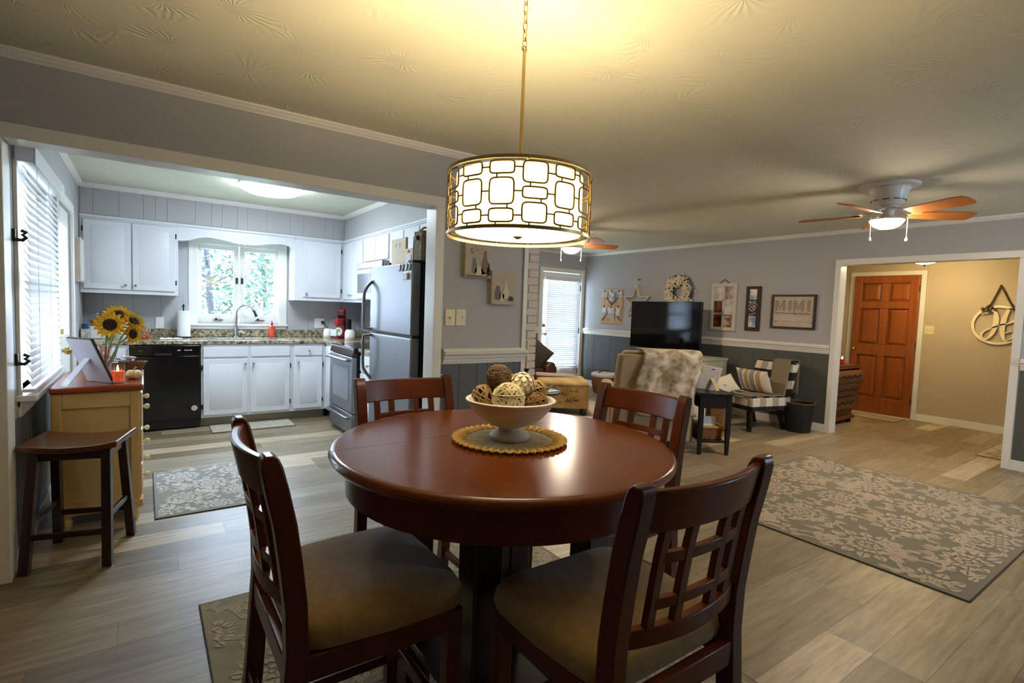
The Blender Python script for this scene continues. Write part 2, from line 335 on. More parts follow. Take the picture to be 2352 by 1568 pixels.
def text_mesh(txt, size, depth, m, sx=1.0, bold=0.0, space=1.0):
    cu = bpy.data.curves.new('text', 'FONT'); cu.body = txt; cu.size = size; cu.extrude = depth/2; cu.offset = bold; cu.space_character = space; cu.align_x = 'CENTER'; cu.align_y = 'CENTER'
    o = bpy.data.objects.new('text', cu); C.objects.link(o)
    bpy.context.view_layer.update()
    me = bpy.data.meshes.new_from_object(o.evaluated_get(bpy.context.evaluated_depsgraph_get())); bpy.data.objects.remove(o)
    me.materials.clear(); me.materials.append(M[m] if isinstance(m, str) else m)
    for v in me.vertices: v.co.x *= sx
    return me
def place(me, name, parent, mtx, loc):
    me.transform(Matrix.Translation(loc)@mtx.to_4x4()); return link(name, me, parent)
# ============================================================ THE ROOM
ZC = 2.42
YA, YA2 = 3.245, 3.365          # wall with the wide kitchen opening
XB, XB2 = 6.73, 6.85            # long wall with television and hall opening
YF, YF2 = 7.216, 7.336          # back wall of the living room with the glazed door
XH = 8.87                       # far wall of the hall
KX0, KX1, KY1 = -.517, 2.35, 6.86   # kitchen left / right / back wall faces
XW, YS = -2.5, -2.3             # unseen dining walls behind and beside the viewpoint
# floor: sub-floor slab, planks as single pieces where the view shows them
fl = struct('floor', B(XW-.12, YS-.12, -.08, XH+.12, YF2, -.0035), mat('subfloor', rgb(60, 54, 46), .9))
PW, PL = .182, 1.22
pl_me = MB(); x_, y_, z_, c_ = PL/2-.0002, PW/2-.0002, 0.0, .0003
pl_me.add([(-x_, -y_, -.0034), (x_, -y_, -.0034), (x_, y_, -.0034), (-x_, y_, -.0034), (-x_, -y_, -.0012), (x_, -y_, -.0012), (x_, y_, -.0012), (-x_, y_, -.0012),
           (-x_+c_, -y_+c_, 0), (x_-c_, -y_+c_, 0), (x_-c_, y_-c_, 0), (-x_+c_, y_-c_, 0)],
          [(0, 1, 5, 4), (1, 2, 6, 5), (2, 3, 7, 6), (3, 0, 4, 7), (4, 5, 9, 8), (5, 6, 10, 9), (6, 7, 11, 10), (7, 4, 8, 11), (8, 9, 10, 11)])
plank_mesh = pl_me.mesh('plank', M['plank'], False)
random.seed(11)
def to_px(p):
    v = Vector(p)-cam.matrix_world.translation; d = v.dot(_F)
    if d < .05: return None
    return 1176+1195.23*v.dot(_R)/d, 784-1195.23*v.dot(_U)/d
rest = MB(); n_pl = 0
j = 0; yy = YS+PW/2
while yy < YF:
    off = random.random()*PL; xx = XW-off+PL/2
    while xx-PL/2 < XH:
        seen = False
        for fx in (-.5, -.25, 0, .25, .5):
            q = to_px((xx+fx*PL, yy, 0))
            if q and -20 < q[0] < 2372 and q[1] < 1600: seen = True
        if xx-PL/2 > XB and yy > 3.7: seen = False
        if xx+PL/2 < KX0-.1 and yy > YA2: seen = False
        if seen and n_pl < 298:
            o = link('plank', plank_mesh, fl); o.location = (xx, yy, 0); n_pl += 1
        else:
            a, b_ = max(xx-PL/2+.001, XW), min(xx+PL/2-.001, XH)
            if b_ > a: rest.box(a, yy-PW/2+.001, -.0034, b_, yy+PW/2-.001, 0)
        xx += PL
    yy += PW; j += 1
o = obj('plank_field', rest, M['plank'], fl, smooth=False); o['kind'] = 'stuff'
struct('ceiling', B(XW-.12, YS-.12, ZC, XH+.12, YF2, ZC+.1), M['ceil'])

# ---- walls (upper face colour, dark boards below the chair rail)
WI = M['wall']
AX0, AX1, AZ = -.5127-.015, 1.618+.015, 2.03+.012      # rough opening
wA = struct('wall_opening', MB().box(XW, YA, 0, AX0, YA2, ZC).box(AX1, YA, 0, 2.385, YA2, ZC).box(AX0, YA, AZ, AX1, YA2, ZC), WI)
BY0, BY1, BZ = 1.2944-.015, 2.833+.015, 2.012+.012
wB = struct('wall_right', MB().box(XB, YS, 0, XB2, BY0, ZC).box(XB, BY1, 0, XB2, YF2, ZC).box(XB, BY0, BZ, XB2, BY1, ZC), WI)
FX0, FX1, FZ = 5.715, 6.625, 2.05
WX0, WX1, WZ0, WZ1 = 2.78, 3.48, .78, 1.98            # second living-room window (seen mirrored in the television)
wF = struct('wall_back', MB().box(2.385, YF, 0, WX0, YF2, ZC).box(WX1, YF, 0, FX0, YF2, ZC).box(FX1, YF, 0, XB, YF2, ZC).box(FX0, YF, FZ, FX1, YF2, ZC)
       .box(WX0, YF, 0, WX1, YF2, WZ0).box(WX0, YF, WZ1, WX1, YF2, ZC), WI)
KWX0, KWX1, KWZ0, KWZ1 = .475, 1.345, 1.075, 1.975
wK = struct('wall_kitchen_back', MB().box(KX0-.12, KY1, 0, KWX0, KY1+.12, ZC).box(KWX1, KY1, 0, KX1+.05, KY1+.12, ZC).box(KWX0, KY1, 0, KWX1, KY1+.12, KWZ0).box(KWX0, KY1, KWZ1, KWX1, KY1+.12, ZC), WI)
LY0, LY1, LZ0, LZ1 = 3.50, 4.53, .84, 2.0             # left window
DY0, DY1, DZ = 4.93, 5.85, 2.04                       # kitchen back door
wKL = struct('wall_kitchen_left', MB().box(KX0-.12, YA2, 0, KX0, LY0, ZC).box(KX0-.12, LY1, 0, KX0, DY0, ZC).box(KX0-.12, DY1, 0, KX0, KY1, ZC)
       .box(KX0-.12, LY0, 0, KX0, LY1, LZ0).box(KX0-.12, LY0, LZ1, KX0, LY1, ZC).box(KX0-.12, DY0, DZ, KX0, DY1, ZC), WI)
struct('wall_kitchen_right', B(KX1, YA2, 0, KX1+.05, YF, ZC), WI)
struct('wall_dining_left', B(XW-.12, YS, 0, XW, YA2, ZC), WI)
RX0, RX1, RZ0, RZ1 = 5.25, 5.95, 1.1, 2.0     # unseen window added behind the viewpoint for neutral fill light
struct('wall_dining_rear', MB().box(XW, YS-.12, 0, RX0, YS, ZC).box(RX1, YS-.12, 0, XH, YS, ZC).box(RX0, YS-.12, 0, RX1, YS, RZ0).box(RX0, YS-.12, RZ1, RX1, YS, ZC), WI)
HW = M['hallwall']
struct('wall_hall_far', B(XH, YS, 0, XH+.12, 3.78, ZC), HW)
struct('wall_hall_left', B(XB2, 3.66, 0, XH, 3.78, ZC), HW)
struct('wall_hall_near', MB().box(XB2, YS, 0, XB2+.006, BY0, ZC).box(XB2, BY1, 0, XB2+.006, 3.66, ZC).box(XB2, BY0, BZ, XB2+.006, BY1, ZC), HW)
# soffit above the kitchen wall cabinets
wS = struct('wall_soffit', MB().box(KX0, 6.55, 2.122, KX1, KY1, ZC).box(2.03, 3.9, 2.122, KX1, 6.55, ZC), WI)
# vertical panel battens of the painted panelling, seen on soffit and back wall
random.seed(5)
def batten_lines(par, x0, x1, y, z0, z1, step=(.1, .3)):
    """narrow proud boards leaving real grooves between them, on a wall facing -y"""
    x = x0; k = 0
    while x < x1-.01:
        wd = min(random.choice((.1, .15, .2, .25, .1)), x1-x); o = link('panel_board', board_mesh(wd-.002, z1-z0, WI), par); o.location = (x+.001, y, z0); x += wd; k += 1
_bm = {}
def board_mesh(wd, h, m):
    key = (round(wd, 3), round(h, 3), m.name)
    if key not in _bm:
        c = .002; t = .004
        b = MB().add([(0, 0, 0), (wd, 0, 0), (wd, 0, h), (0, 0, h), (c, -t, 0), (wd-c, -t, 0), (wd-c, -t, h), (c, -t, h)],
                     [(4, 5, 6, 7), (0, 4, 7, 3), (5, 1, 2, 6), (3, 7, 6, 2), (0, 1, 5, 4)])
        _bm[key] = b.mesh('panel_board', m, False)
    return _bm[key]
batten_lines(wS, KX0+.01, 2.02, 6.549, 2.135, ZC-.04)
batten_lines(wK, KX0+.01, .41, 6.859, .995, 1.364)
batten_lines(wK, 1.43, 2.34, 6.859, .995, 1.364)
# dark wainscot boards: wall A right of the opening, wall B, back wall
def wainscot(par, pts, hh=.95):
    bk = MB()
    for (a, b_, rz, x, y) in pts:
        if rz == 0: bk.box(a, y-.0012, 0, b_, y, hh)
        elif rz < 0: bk.box(x-.0012, -b_, 0, x, -a, hh)
        else: bk.box(x, a, 0, x+.0012, b_, hh)
    obj('groove_backing', bk, M['wall_low'], par, smooth=False)
    for (a, b_, rz, x, y) in pts:
        u = a
        while u < b_-.01:
            wd = min(random.choice((.09, .15, .2, .1, .13, .25)), b_-u); o = link('wainscot_board', board_mesh(wd-.003, hh, M['wall_low']), par)
            o.rotation_euler = (0, 0, rz)
            o.location = (u+.002, y, 0) if rz == 0 else ((x, -u-.002, 0) if rz < 0 else (x, u+.002, 0))
            u += wd
wainscot(wA, [(1.685, 2.385, 0, 0, YA)])
wainscot(wB, [(-(YF-.002), -(2.9), -PI/2, XB, 0), (-(1.225), 2.2, -PI/2, XB, 0)])
wainscot(wF, [(3.0, 5.64, 0, 0, YF)]); wainscot(wKL, [(YA2+.02, DY0-.075, PI/2, KX0, 0)], .73)
# ---- trim
T = M['trim']; nt_ = [0]
def trim(mb, bev=.003):
    nt_[0] += 1; return struct('trim_%d' % nt_[0], mb, T, None, bev)
CR = [(0, 0), (0, -.042), (-.006, -.042), (-.010, -.034), (-.02, -.026), (-.026, -.016), (-.034, -.01), (-.036, 0)]   # crown, offset from wall / ceiling
def crown_x(x0, x1, y, s=1): trim(MB().prism([(y+s*a, ZC+b) for a, b in CR], 'x', x0, x1), 0)
def crown_y(y0, y1, x, s=1): trim(MB().prism([(x+s*a, ZC+b) for a, b in CR], 'y', y0, y1), 0)
crown_x(XW, 2.42, YA); crown_y(YS, YF, XB); crown_x(2.4, XB, YF); crown_x(KX0, 2.03, 6.549-.006); crown_y(YA2, 6.55, KX0, -1); crown_y(3.9, 6.55, 2.03)
crown_x(KX0, 2.4, YA2, -1)
RL = [(0, .9506), (-.012, .9506), (-.014, .965), (-.02, .967), (-.022, .985), (-.03, .99), (-.034, 1.012), (-.05, 1.02), (-.052, 1.036), (-.03, 1.042), (-.022, 1.059), (0, 1.0591)]
trim(MB().prism([(YA+a, b) for a, b in RL], 'x', 1.70, 2.41), 0)
trim(MB().prism([(XB+a, b) for a, b in RL], 'y', 2.9, YF), 0)
trim(MB().prism([(XB+a, b) for a, b in RL], 'y', YS, 1.225), 0)
trim(MB().prism([(YF+a, b) for a, b in RL], 'x', 2.4, 5.645), 0)
# casings
trim(MB().box(-.5127-.064, YA-.018, 0, -.5127, YA, 2.0296)); trim(MB().box(1.6183, YA-.018, 0, 1.6823, YA, 2.0296)); trim(MB().box(-.5767, YA-.018, 2.0296, 1.6823, YA, 2.0954))
trim(MB().box(-.5127-.015, YA-.004, 0, -.5127, YA2+.015, 2.03).box(1.6183, YA-.004, 0, 1.6333, YA2+.015, 2.03).box(-.5127, YA-.004, 2.03, 1.6183, YA2+.015, 2.042))
trim(MB().box(2.375, YA-.014, 0, 2.41, YA2+.03, ZC-.04))                                             # end board of that wall
trim(MB().box(XB-.018, 2.833, 0, XB, 2.8936, 2.0099)); trim(MB().box(XB-.018, 1.232, 0, XB, 1.2944, 2.0099)); trim(MB().box(XB-.018, 1.232, 2.0099, XB, 2.8936, 2.0778))
trim(MB().box(XB-.004, 2.833, 0, XB2+.02, 2.848, 2.01).box(XB-.004, 1.28, 0, XB2+.02, 1.2944, 2.01).box(XB-.004, 1.2944, 2.01, XB2+.02, 2.833, 2.024))
trim(MB().box(5.644, YF-.018, 0, 5.714, YF, 2.05)); trim(MB().box(6.626, YF-.018, 0, 6.692, YF, 2.05)); trim(MB().box(5.644, YF-.018, 2.05, 6.692, YF, 2.12))
trim(MB().box(XH-.02, 2.629, 0, XH, 2.689, 2.04)); trim(MB().box(XH-.02, 3.506, 0, XH, 3.579, 2.04)); trim(MB().box(XH-.02, 2.629, 2.04, XH, 3.579, 2.10))
trim(MB().box(8.35, 3.64, 0, 8.42, 3.66, 2.04).box(8.35, 3.64, 2.04, XH-.03, 3.66, 2.10).box(8.78, 3.64, 0, 8.85, 3.66, 2.04))
trim(MB().box(KX0, DY0-.07, 0, KX0+.02, DY0, 2.04)); trim(MB().box(KX0, DY1, 0, KX0+.02, DY1+.07, 2.04)); trim(MB().box(KX0, DY0-.07, 2.04, KX0+.02, DY1+.07, 2.11))
trim(MB().box(WX0-.06, YF-.018, WZ0-.08, WX0, YF, WZ1+.07).box(WX1, YF-.018, WZ0-.08, WX1+.06, YF, WZ1+.07).box(WX0, YF-.018, WZ1, WX1, YF, WZ1+.07).box(WX0-.08, YF-.06, WZ0-.03, WX1+.08, YF, WZ0))
# baseboards
def base(side, mb): struct('baseboard_'+side, mb, T, None, .003)
base('opening', B(1.6823, YA-.016, 0, 2.41, YA, .10)); base('right', MB().box(XB-.018, 2.8936, 0, XB-.006, YF-.02, .10).box(XB-.018, YS, 0, XB-.006, 1.232, .10))
base('back', B(2.4, YF-.018, 0, 5.644, YF-.006, .10)); base('hall', MB().box(XH-.014, YS, 0, XH, 2.629, .095)); base('kitchen_left', MB().box(KX0, YA2+.02, 0, KX0+.012, DY0-.07, .10).box(KX0, DY1+.07, 0, KX0+.012, 6.22, .10))

# ---- kitchen window: casement pair, stool, latches
w1 = struct('window_1', MB().box(.40, KY1-.016, 1.06, KWX0+.01, KY1, 2.03).box(KWX1-.01, KY1-.016, 1.06, 1.425, KY1, 2.03).box(KWX0, KY1-.016, KWZ1-.01, KWX1, KY1, 2.03), T, None, .003)
obj('window_stool', MB().box(.385, KY1-.045, 1.045, 1.44, KY1+.03, 1.066).box(.40, KY1-.014, 1.006, 1.425, KY1, 1.045), T, w1, .003)
for (a, b_) in ((KWX0, .906), (.914, KWX1)):
    s = obj('sash', MB().box(a, KY1+.03, KWZ0, a+.055, KY1+.065, KWZ1).box(b_-.055, KY1+.03, KWZ0, b_, KY1+.065, KWZ1).box(a+.055, KY1+.03, KWZ0, b_-.055, KY1+.065, KWZ0+.1).box(a+.055, KY1+.03, KWZ1-.06, b_-.055, KY1+.065, KWZ1), T, w1, .002)
    obj('pane', B(a+.055, KY1+.045, KWZ0+.1, b_-.055, KY1+.049, KWZ1-.06), 'glass', s)
    obj('crank_handle', MB().box((a+b_)/2-.05, KY1+.005, KWZ0+.03, (a+b_)/2+.05, KY1+.02, KWZ0+.038).box((a+b_)/2-.03, KY1+.005, KWZ0+.038, (a+b_)/2-.01, KY1+.03, KWZ0+.055), 'bronze', w1)
for x in (.882, .938): obj('latch', B(x-.012, KY1+.012, 1.535, x+.012, KY1+.03, 1.605), 'bronze', w1, .003)
struct('trim_window_reveal', MB().box(KWX0-.002, KY1, KWZ0-.002, KWX0+.001, KY1+.12, KWZ1).box(KWX1-.001, KY1, KWZ0, KWX1+.002, KY1+.12, KWZ1).box(KWX0, KY1, KWZ1-.001, KWX1, KY1+.12, KWZ1+.002), T)
# ---- left window
w2 = struct('window_2', MB().box(KX0, LY0-.03, LZ0-.06, KX0+.016, LY0+.01, LZ1+.06).box(KX0, LY1-.01, LZ0-.06, KX0+.016, LY1+.06, LZ1+.06).box(KX0, LY0, LZ1-.01, KX0+.016, LY1, LZ1+.06), T, None, .003)
obj('window_stool', B(KX0-.10, LY0-.05, LZ0-.03, KX0+.075, LY1+.08, LZ0), T, w2, .004)
obj('apron', B(KX0, LY0-.03, LZ0-.11, KX0+.014, LY1+.06, LZ0-.03), T, w2, .003)
for (a, b_) in ((LZ0, 1.42), (1.42, LZ1)):
    s = obj('sash', MB().box(KX0-.08, LY0, a, KX0-.045, LY0+.05, b_).box(KX0-.08, LY1-.05, a, KX0-.045, LY1, b_).box(KX0-.08, LY0+.05, a, KX0-.045, LY1-.05, a+.05).box(KX0-.08, LY0+.05, b_-.05, KX0-.045, LY1-.05, b_), T, w2)
    obj('pane', B(KX0-.064, LY0+.05, a+.05, KX0-.06, LY1-.05, b_-.05), 'glass', s)
# ---- blinds: every slat a piece of its own
def blind(name, label, loc, rz, width, height, n, tilt, depth=.05, valance=.075, proud=.0):
    t = thing(name, label, 'blind', loc, rz)          # local: x along width, +z up from bottom, slats centred on y=0
    obj('headrail', MB().box(-.01, -.035, height-valance, width+.01, .035, height).box(-.012, -.042, height-valance-.01, width+.012, -.035, height+.005), 'blind', t, .003)
    sm = MB().prism([(-depth/2, 0), (0, .0035), (depth/2, 0), (depth/2, .0022), (0, .0057), (-depth/2, .0022)], 'x', 0, width).mesh('slat', M['blind'], False)
    st = (height-valance-.05)/n
    for k in range(n):
        o = link('slat', sm, t); o.location = (0, 0, .03+st*(k+.5)); o.rotation_euler = (math.radians(tilt), 0, 0)
    obj('bottom_rail', B(0, -.025, 0, width, .025, .018), 'blind', t, .003)
    for f in (.12, .5, .88): obj('ladder_cord', MB().cyl((width*f, -depth/2-.002, .01), (width*f, -depth/2-.002, height-valance), .0012, n=5), 'paper', t)
    return t
blind('window_blind', 'wide white slatted blind on the kitchen window beside the cream dresser', (KX0+.045, LY0-.03, LZ0+.012), PI/2, LY1-LY0+.06, 1.20, 29, 64)
for z in (1.02, 1.62):
    t = tag(obj('curtain_holdback', MB().box(KX0, 3.43, z-.03, KX0+.012, 3.45, z+.03).tube([(KX0+.01, 3.44, z-.02), (KX0+.035, 3.44, z-.022), (KX0+.05, 3.44, z-.008), (KX0+.035, 3.44, z+.004), (KX0+.05, 3.44, z+.016), (KX0+.03, 3.44, z+.024)], .009, 8), 'bronze', None, .003),
            'dark scrolled metal hook at the blind edge, the %s of two' % ('lower' if z < 1.3 else 'upper'), 'hook', 'dark hooks at the window edge')
# ---- kitchen back door with half lite
d1 = struct('door_1', MB().box(KX0-.06, DY0, .01, KX0-.015, DY0+.13, 2.03).box(KX0-.06, DY1-.13, .01, KX0-.015, DY1, 2.03).box(KX0-.06, DY0+.13, .01, KX0-.015, DY1-.13, 1.0).box(KX0-.06, DY0+.13, 1.91, KX0-.015, DY1-.13, 2.03), T, None, .003)
obj('pane', B(KX0-.04, DY0+.13, 1.0, KX0-.036, DY1-.13, 1.91), 'glass', d1)
obj('lite_frame', MB().box(KX0-.016, DY0+.11, .98, KX0-.004, DY0+.15, 1.93).box(KX0-.016, DY1-.15, .98, KX0-.004, DY1-.11, 1.93).box(KX0-.016, DY0+.15, .98, KX0-.004, DY1-.15, 1.02).box(KX0-.016, DY0+.15, 1.89, KX0-.004, DY1-.15, 1.93), T, d1, .003)
sm = B(-.022, 0, 0, .022, DY1-DY0-.28, .0025).mesh('slat', M['blind'], False)
for k in range(34):
    o = link('slat', sm, d1); o.location = (KX0-.075, DY0+.14, 1.01+.0262*k); o.rotation_euler = (0, math.radians(38), 0)
obj('door_knob', MB().cyl((KX0-.015, 5.0, .93), (KX0+.03, 5.0, .93), .012).sphere((KX0+.05, 5.0, .93), .028), 'brass', d1)
obj('deadbolt', MB().cyl((KX0-.015, 5.0, 1.07), (KX0+.012, 5.0, 1.07), .028).box(KX0+.012, 4.995, 1.05, KX0+.03, 5.005, 1.09), 'brass', d1)
# ---- glazed back door with blind
d2 = struct('door_2', MB().box(5.72, YF+.01, .012, 5.83, YF+.055, 2.04).box(6.51, YF+.01, .012, 6.62, YF+.055, 2.04).box(5.83, YF+.01, .012, 6.51, YF+.055, .34).box(5.83, YF+.01, 1.94, 6.51, YF+.055, 2.04), T, None, .003)
for k in range(3):
    for q in range(5):
        a = 5.83+k*.68/3; z = .34+q*.32; obj('pane', B(a+.008, YF+.034, z+.008, a+.68/3-.008, YF+.038, z+.312), 'glass', d2)
obj('muntin', MB().box(5.83+.68/3-.008, YF+.02, .34, 5.83+.68/3+.008, YF+.05, 1.94).box(5.83+1.36/3-.008, YF+.02, .34, 5.83+1.36/3+.008, YF+.05, 1.94).box(5.83, YF+.02, .652, 6.51, YF+.05, .668).box(5.83, YF+.02, .972, 6.51, YF+.05, .988).box(5.83, YF+.02, 1.292, 6.51, YF+.05, 1.308).box(5.83, YF+.02, 1.612, 6.51, YF+.05, 1.628), T, d2)
obj('door_knob', MB().cyl((5.775, YF+.01, .94), (5.775, YF-.035, .94), .012).sphere((5.775, YF-.05, .94), .028), 'brass', d2)
obj('deadbolt', MB().cyl((5.775, YF+.01, 1.09), (5.775, YF-.016, 1.09), .027).box(5.77, YF-.034, 1.07, 5.78, YF-.016, 1.11), 'brass', d2)
for z in (.25, 1.0, 1.78): obj('hinge', B(6.612, YF-.004, z-.05, 6.632, YF+.01, z+.05), 'bronze', d2)
blind('door_blind', 'white slatted blind covering the glazed back door', (5.80, YF-.035, .34), 0, .74, 1.62, 40, -67, .044, .06)
w3 = struct('window_3', MB().box(WX0, YF+.04, WZ0, WX0+.05, YF+.075, WZ1).box(WX1-.05, YF+.04, WZ0, WX1, YF+.075, WZ1).box(WX0+.05, YF+.04, WZ0, WX1-.05, YF+.075, WZ0+.05).box(WX0+.05, YF+.04, WZ1-.05, WX1-.05, YF+.075, WZ1).box(WX0+.05, YF+.04, 1.36, WX1-.05, YF+.075, 1.40), T)
obj('pane', B(WX0+.05, YF+.055, WZ0+.05, WX1-.05, YF+.059, WZ1-.05), 'glass', w3)
blind('window_blind', 'white blind behind the brick chimney, seen mirrored in the television', (WX0-.02, YF-.035, WZ0+.01), 0, WX1-WX0+.04, WZ1-WZ0+.03, 26, -60, .046, .06)
w4 = struct('window_added_fill', MB().box(RX0, YS-.08, RZ0, RX0+.05, YS-.045, RZ1).box(RX1-.05, YS-.08, RZ0, RX1, YS-.045, RZ1).box(RX0+.05, YS-.08, RZ0, RX1-.05, YS-.045, RZ0+.05).box(RX0+.05, YS-.08, RZ1-.05, RX1-.05, YS-.045, RZ1).box(RX0+.05, YS-.08, 1.455, RX1-.05, YS-.045, 1.495), T)  # frame of the added rear window, out of view, there for fill light
obj('pane', B(RX0+.05, YS-.064, RZ0+.05, RX1-.05, YS-.06, RZ1-.05), 'glass', w4)
obj('window_stool', B(RX0-.06, YS-.05, RZ0-.03, RX1+.06, YS+.05, RZ0), T, w4, .003)
# ---- hall door: six-panel stained pine
d3 = struct('door_3', B(XH-.036, 2.692, .012, XH-.02, 3.504, 2.038), M['door'], None)
def stile(a, b_, z0, z1): return obj('rail', B(XH-.066, a, z0, XH-.034, b_, z1), 'door', d3, .004)
for a, b_ in ((2.692, 2.792), (3.404, 3.504)): obj('stile', B(XH-.066, a, .012, XH-.034, b_, 2.038), 'door', d3, .004)
for z0, z1 in ((.012, .25), (.87, 1.03), (1.56, 1.66), (1.93, 2.038)): stile(2.792, 3.404, z0, z1)
for z0, z1 in ((.25, .87), (1.03, 1.56), (1.66, 1.93)):
    obj('mullion', B(XH-.066, 3.048, z0, XH-.034, 3.148, z1), 'door', d3, .004)
    for a, b_ in ((2.792, 3.048), (3.148, 3.404)):
        c = .045; f = XH-.056; bk = XH-.037
        obj('raised_panel', MB().add([(bk, a+.008, z0+.008), (bk, b_-.008, z0+.008), (bk, b_-.008, z1-.008), (bk, a+.008, z1-.008), (f, a+c, z0+c), (f, b_-c, z0+c), (f, b_-c, z1-c), (f, a+c, z1-c)],
            [(4, 5, 6, 7), (0, 1, 5, 4), (1, 2, 6, 5), (2, 3, 7, 6), (3, 0, 4, 7)]), 'door', d3, smooth=False)
obj('door_knob', MB().cyl((XH-.05, 3.44, .95), (XH-.09, 3.44, .95), .011).sphere((XH-.11, 3.44, .95), .027), 'brass', d3)
for z in (.25, 1.05, 1.85): obj('hinge', B(XH-.07, 2.684, z-.045, XH-.05, 2.694, z+.045), 'bronze', d3)
struct('trim_threshold', B(XH-.09, 2.69, .0, XH-.02, 3.506, .012), T)
# ---- painted brick chimney breast beside the wall end: single bricks
ch = struct('wall_chimney_breast', B(2.40, 3.762, 0, 2.905, 5.35, ZC), M['mortar'])
bl, bh, mj = .198, .0585, .010
_bk = {}
def brick_mesh(l):
    l = round(l, 3)
    if l not in _bk: _bk[l] = B(0, -.012, 0, l, 0, bh).mesh('brick', M['brick'], False)
    return _bk[l]
random.seed(3); z = .004; r = 0
while z+bh < ZC-.045:
    x = 2.40; l = bl/2 if r % 2 else bl
    while x < 2.88:
        l = min(l, 2.915-x); o = link('brick', brick_mesh(l), ch); o.location = (x, 3.762-random.random()*.002, z); x += l+mj; l = bl
    z += bh+mj; r += 1
trim(MB().prism([(3.75+a, ZC+b) for a, b in CR], 'x', 2.40, 2.955), 0); trim(MB().prism([(2.915-a, ZC+b) for a, b in CR], 'y', 3.72, 5.35), 0)
# ---- outdoors: lawn and trees behind the kitchen window
struct('floor_lawn', B(-40, 7.5, -.5, 40, 60, -.45), M['grass']); struct('floor_side_lawn', B(-40, -20, -.5, -2.8, 7.5, -.45), M['grass'])
def tree(x, y, h, seed, label):
    random.seed(seed); t = thing('garden_tree', label, 'tree', (x, y, -.45), 0, 'trees outside the kitchen window')
    tr = MB().tube([(0, 0, 0), (.06, .02, h*.3), (-.05, 0, h*.6), (.02, 0, h)], [.075, .06, .045, .02], 8)
    lv = MB()
    for k in range(20):
        z = h*(.18+.55*random.random()); a = random.random()*2*PI; l = 1.2*random.random()+.6
        e = (math.cos(a)*l, math.sin(a)*l, z+.5*l); tr.tube([(0, 0, z), (e[0]*.5, e[1]*.5, z+.3*l), e], [.018, .012, .005], 5)
        for q in range(110):
            p = Vector(e)*(.6+.5*random.random())+Vector((random.gauss(0, .3), random.gauss(0, .3), random.gauss(0, .25))); m_ = Matrix.Rotation(random.random()*6, 3, Vector((random.gauss(0, 1), random.gauss(0, 1), random.gauss(0, 1))).normalized())
            lv.add([p+m_@Vector(c) for c in ((-.07, 0, 0), (0, -.03, 0), (.07, 0, 0), (0, .03, .015))], [(0, 1, 2, 3)])
    obj('trunk', tr, 'bark', t); o = obj('foliage', lv, 'foliage', t, smooth=False); o['kind'] = 'stuff'
tree(.95, 11.2, 5.2, 1, 'slim tree outside the kitchen window, trunk behind the first sash')
tree(2.3, 13.5, 5.0, 2, 'leafy tree outside the kitchen window, behind the second sash')
tree(.2, 15.5, 6.0, 3, 'tall tree farther off outside the kitchen window')
# ============================================================ KITCHEN
def raised(w, h, t=.019, fr=.055):
    """raised-panel door, front towards -y, lower corner at the origin"""
    b = MB().box(0, -t, 0, w, 0, h); e = .012; y = -t
    a0, a1, z0, z1 = fr, w-fr, fr, h-fr
    if a1-a0 > .03 and z1-z0 > .03:
        b.add([(a0, y-.0005, z0), (a1, y-.0005, z0), (a1, y-.0005, z1), (a0, y-.0005, z1), (a0+e, y-.006, z0+e), (a1-e, y-.006, z0+e), (a1-e, y-.006, z1-e), (a0+e, y-.006, z1-e)],
              [(4, 5, 6, 7), (0, 1, 5, 4), (1, 2, 6, 5), (2, 3, 7, 6), (3, 0, 4, 7)])
    return b
def door_part(par, name, x, z, w, h, knob=None, hinge=None, panel=True):
    d = obj(name, (raised(w, h) if panel else B(0, -.019, 0, w, 0, h)).mv(x, 0, z), 'cab', par, .003)
    if knob: obj('knob', MB().cyl((knob[0], -.019, knob[1]), (knob[0], -.035, knob[1]), .006, n=8).sphere((knob[0], -.044, knob[1]), .013, 10, 6), 'chrome', d)
    if hinge is not None:
        for zz in (z+.09, z+h-.09): obj('hinge', B(hinge-.008, -.014, zz-.025, hinge+.008, -.002, zz+.025), 'bronze', d, .002)
    return d
def cabinet(label, loc, rz, w, d, z0, z1, doors, toe=False, cat='cabinet', crownlip=False):
    t = thing('kitchen_cabinet', label, cat, loc, rz, 'white kitchen cabinets')
    b = MB().box(0, 0, z0 if not toe else .1, w, d, z1)
    obj('body', b, 'cab', t, .002)
    if toe: obj('toe_kick', B(0, .07, 0, w, .085, .1), mat('toe kick taupe', rgb(150, 142, 130), .5), t)
    if crownlip: obj('top_moulding', MB().box(-.0, -.018, z1-.022, w, 0, z1).box(0, -.01, z1-.036, w, 0, z1-.022), 'cab', t, .003)
    for dd in doors: door_part(t, *dd)
    return t
UZ0, UZ1, UY = 1.367, 2.122, 6.55
cabinet('white two-door wall cabinet in the corner by the back door, left of the sink window', (-.512, UY, 0), 0, .80, KY1-UY-.002, UZ0, UZ1,
        [('cabinet_door', .027, 1.41, .375, .665, (.355, 1.455), .022), ('cabinet_door', .412, 1.41, .362, .665, (.435, 1.455), .779)], crownlip=True)
cabinet('white single-door wall cabinet between the sink window and the corner', (1.444, UY, 0), 0, .586, KY1-UY-.002, UZ0, UZ1,
        [('cabinet_door', .10, 1.41, .442, .665, (.13, 1.455), .549)], crownlip=True)
cabinet('narrow white wall cabinet with two slim doors beside the microwave', (2.03, 6.55, 0), -PI/2, .74, KX1-2.03-.002, UZ0, UZ1,
        [('cabinet_door', .03, 1.40, .31, .67, (.315, 1.45), None, False), ('cabinet_door', .345, 1.40, .36, .67, (.37, 1.45), None, False)], crownlip=True)
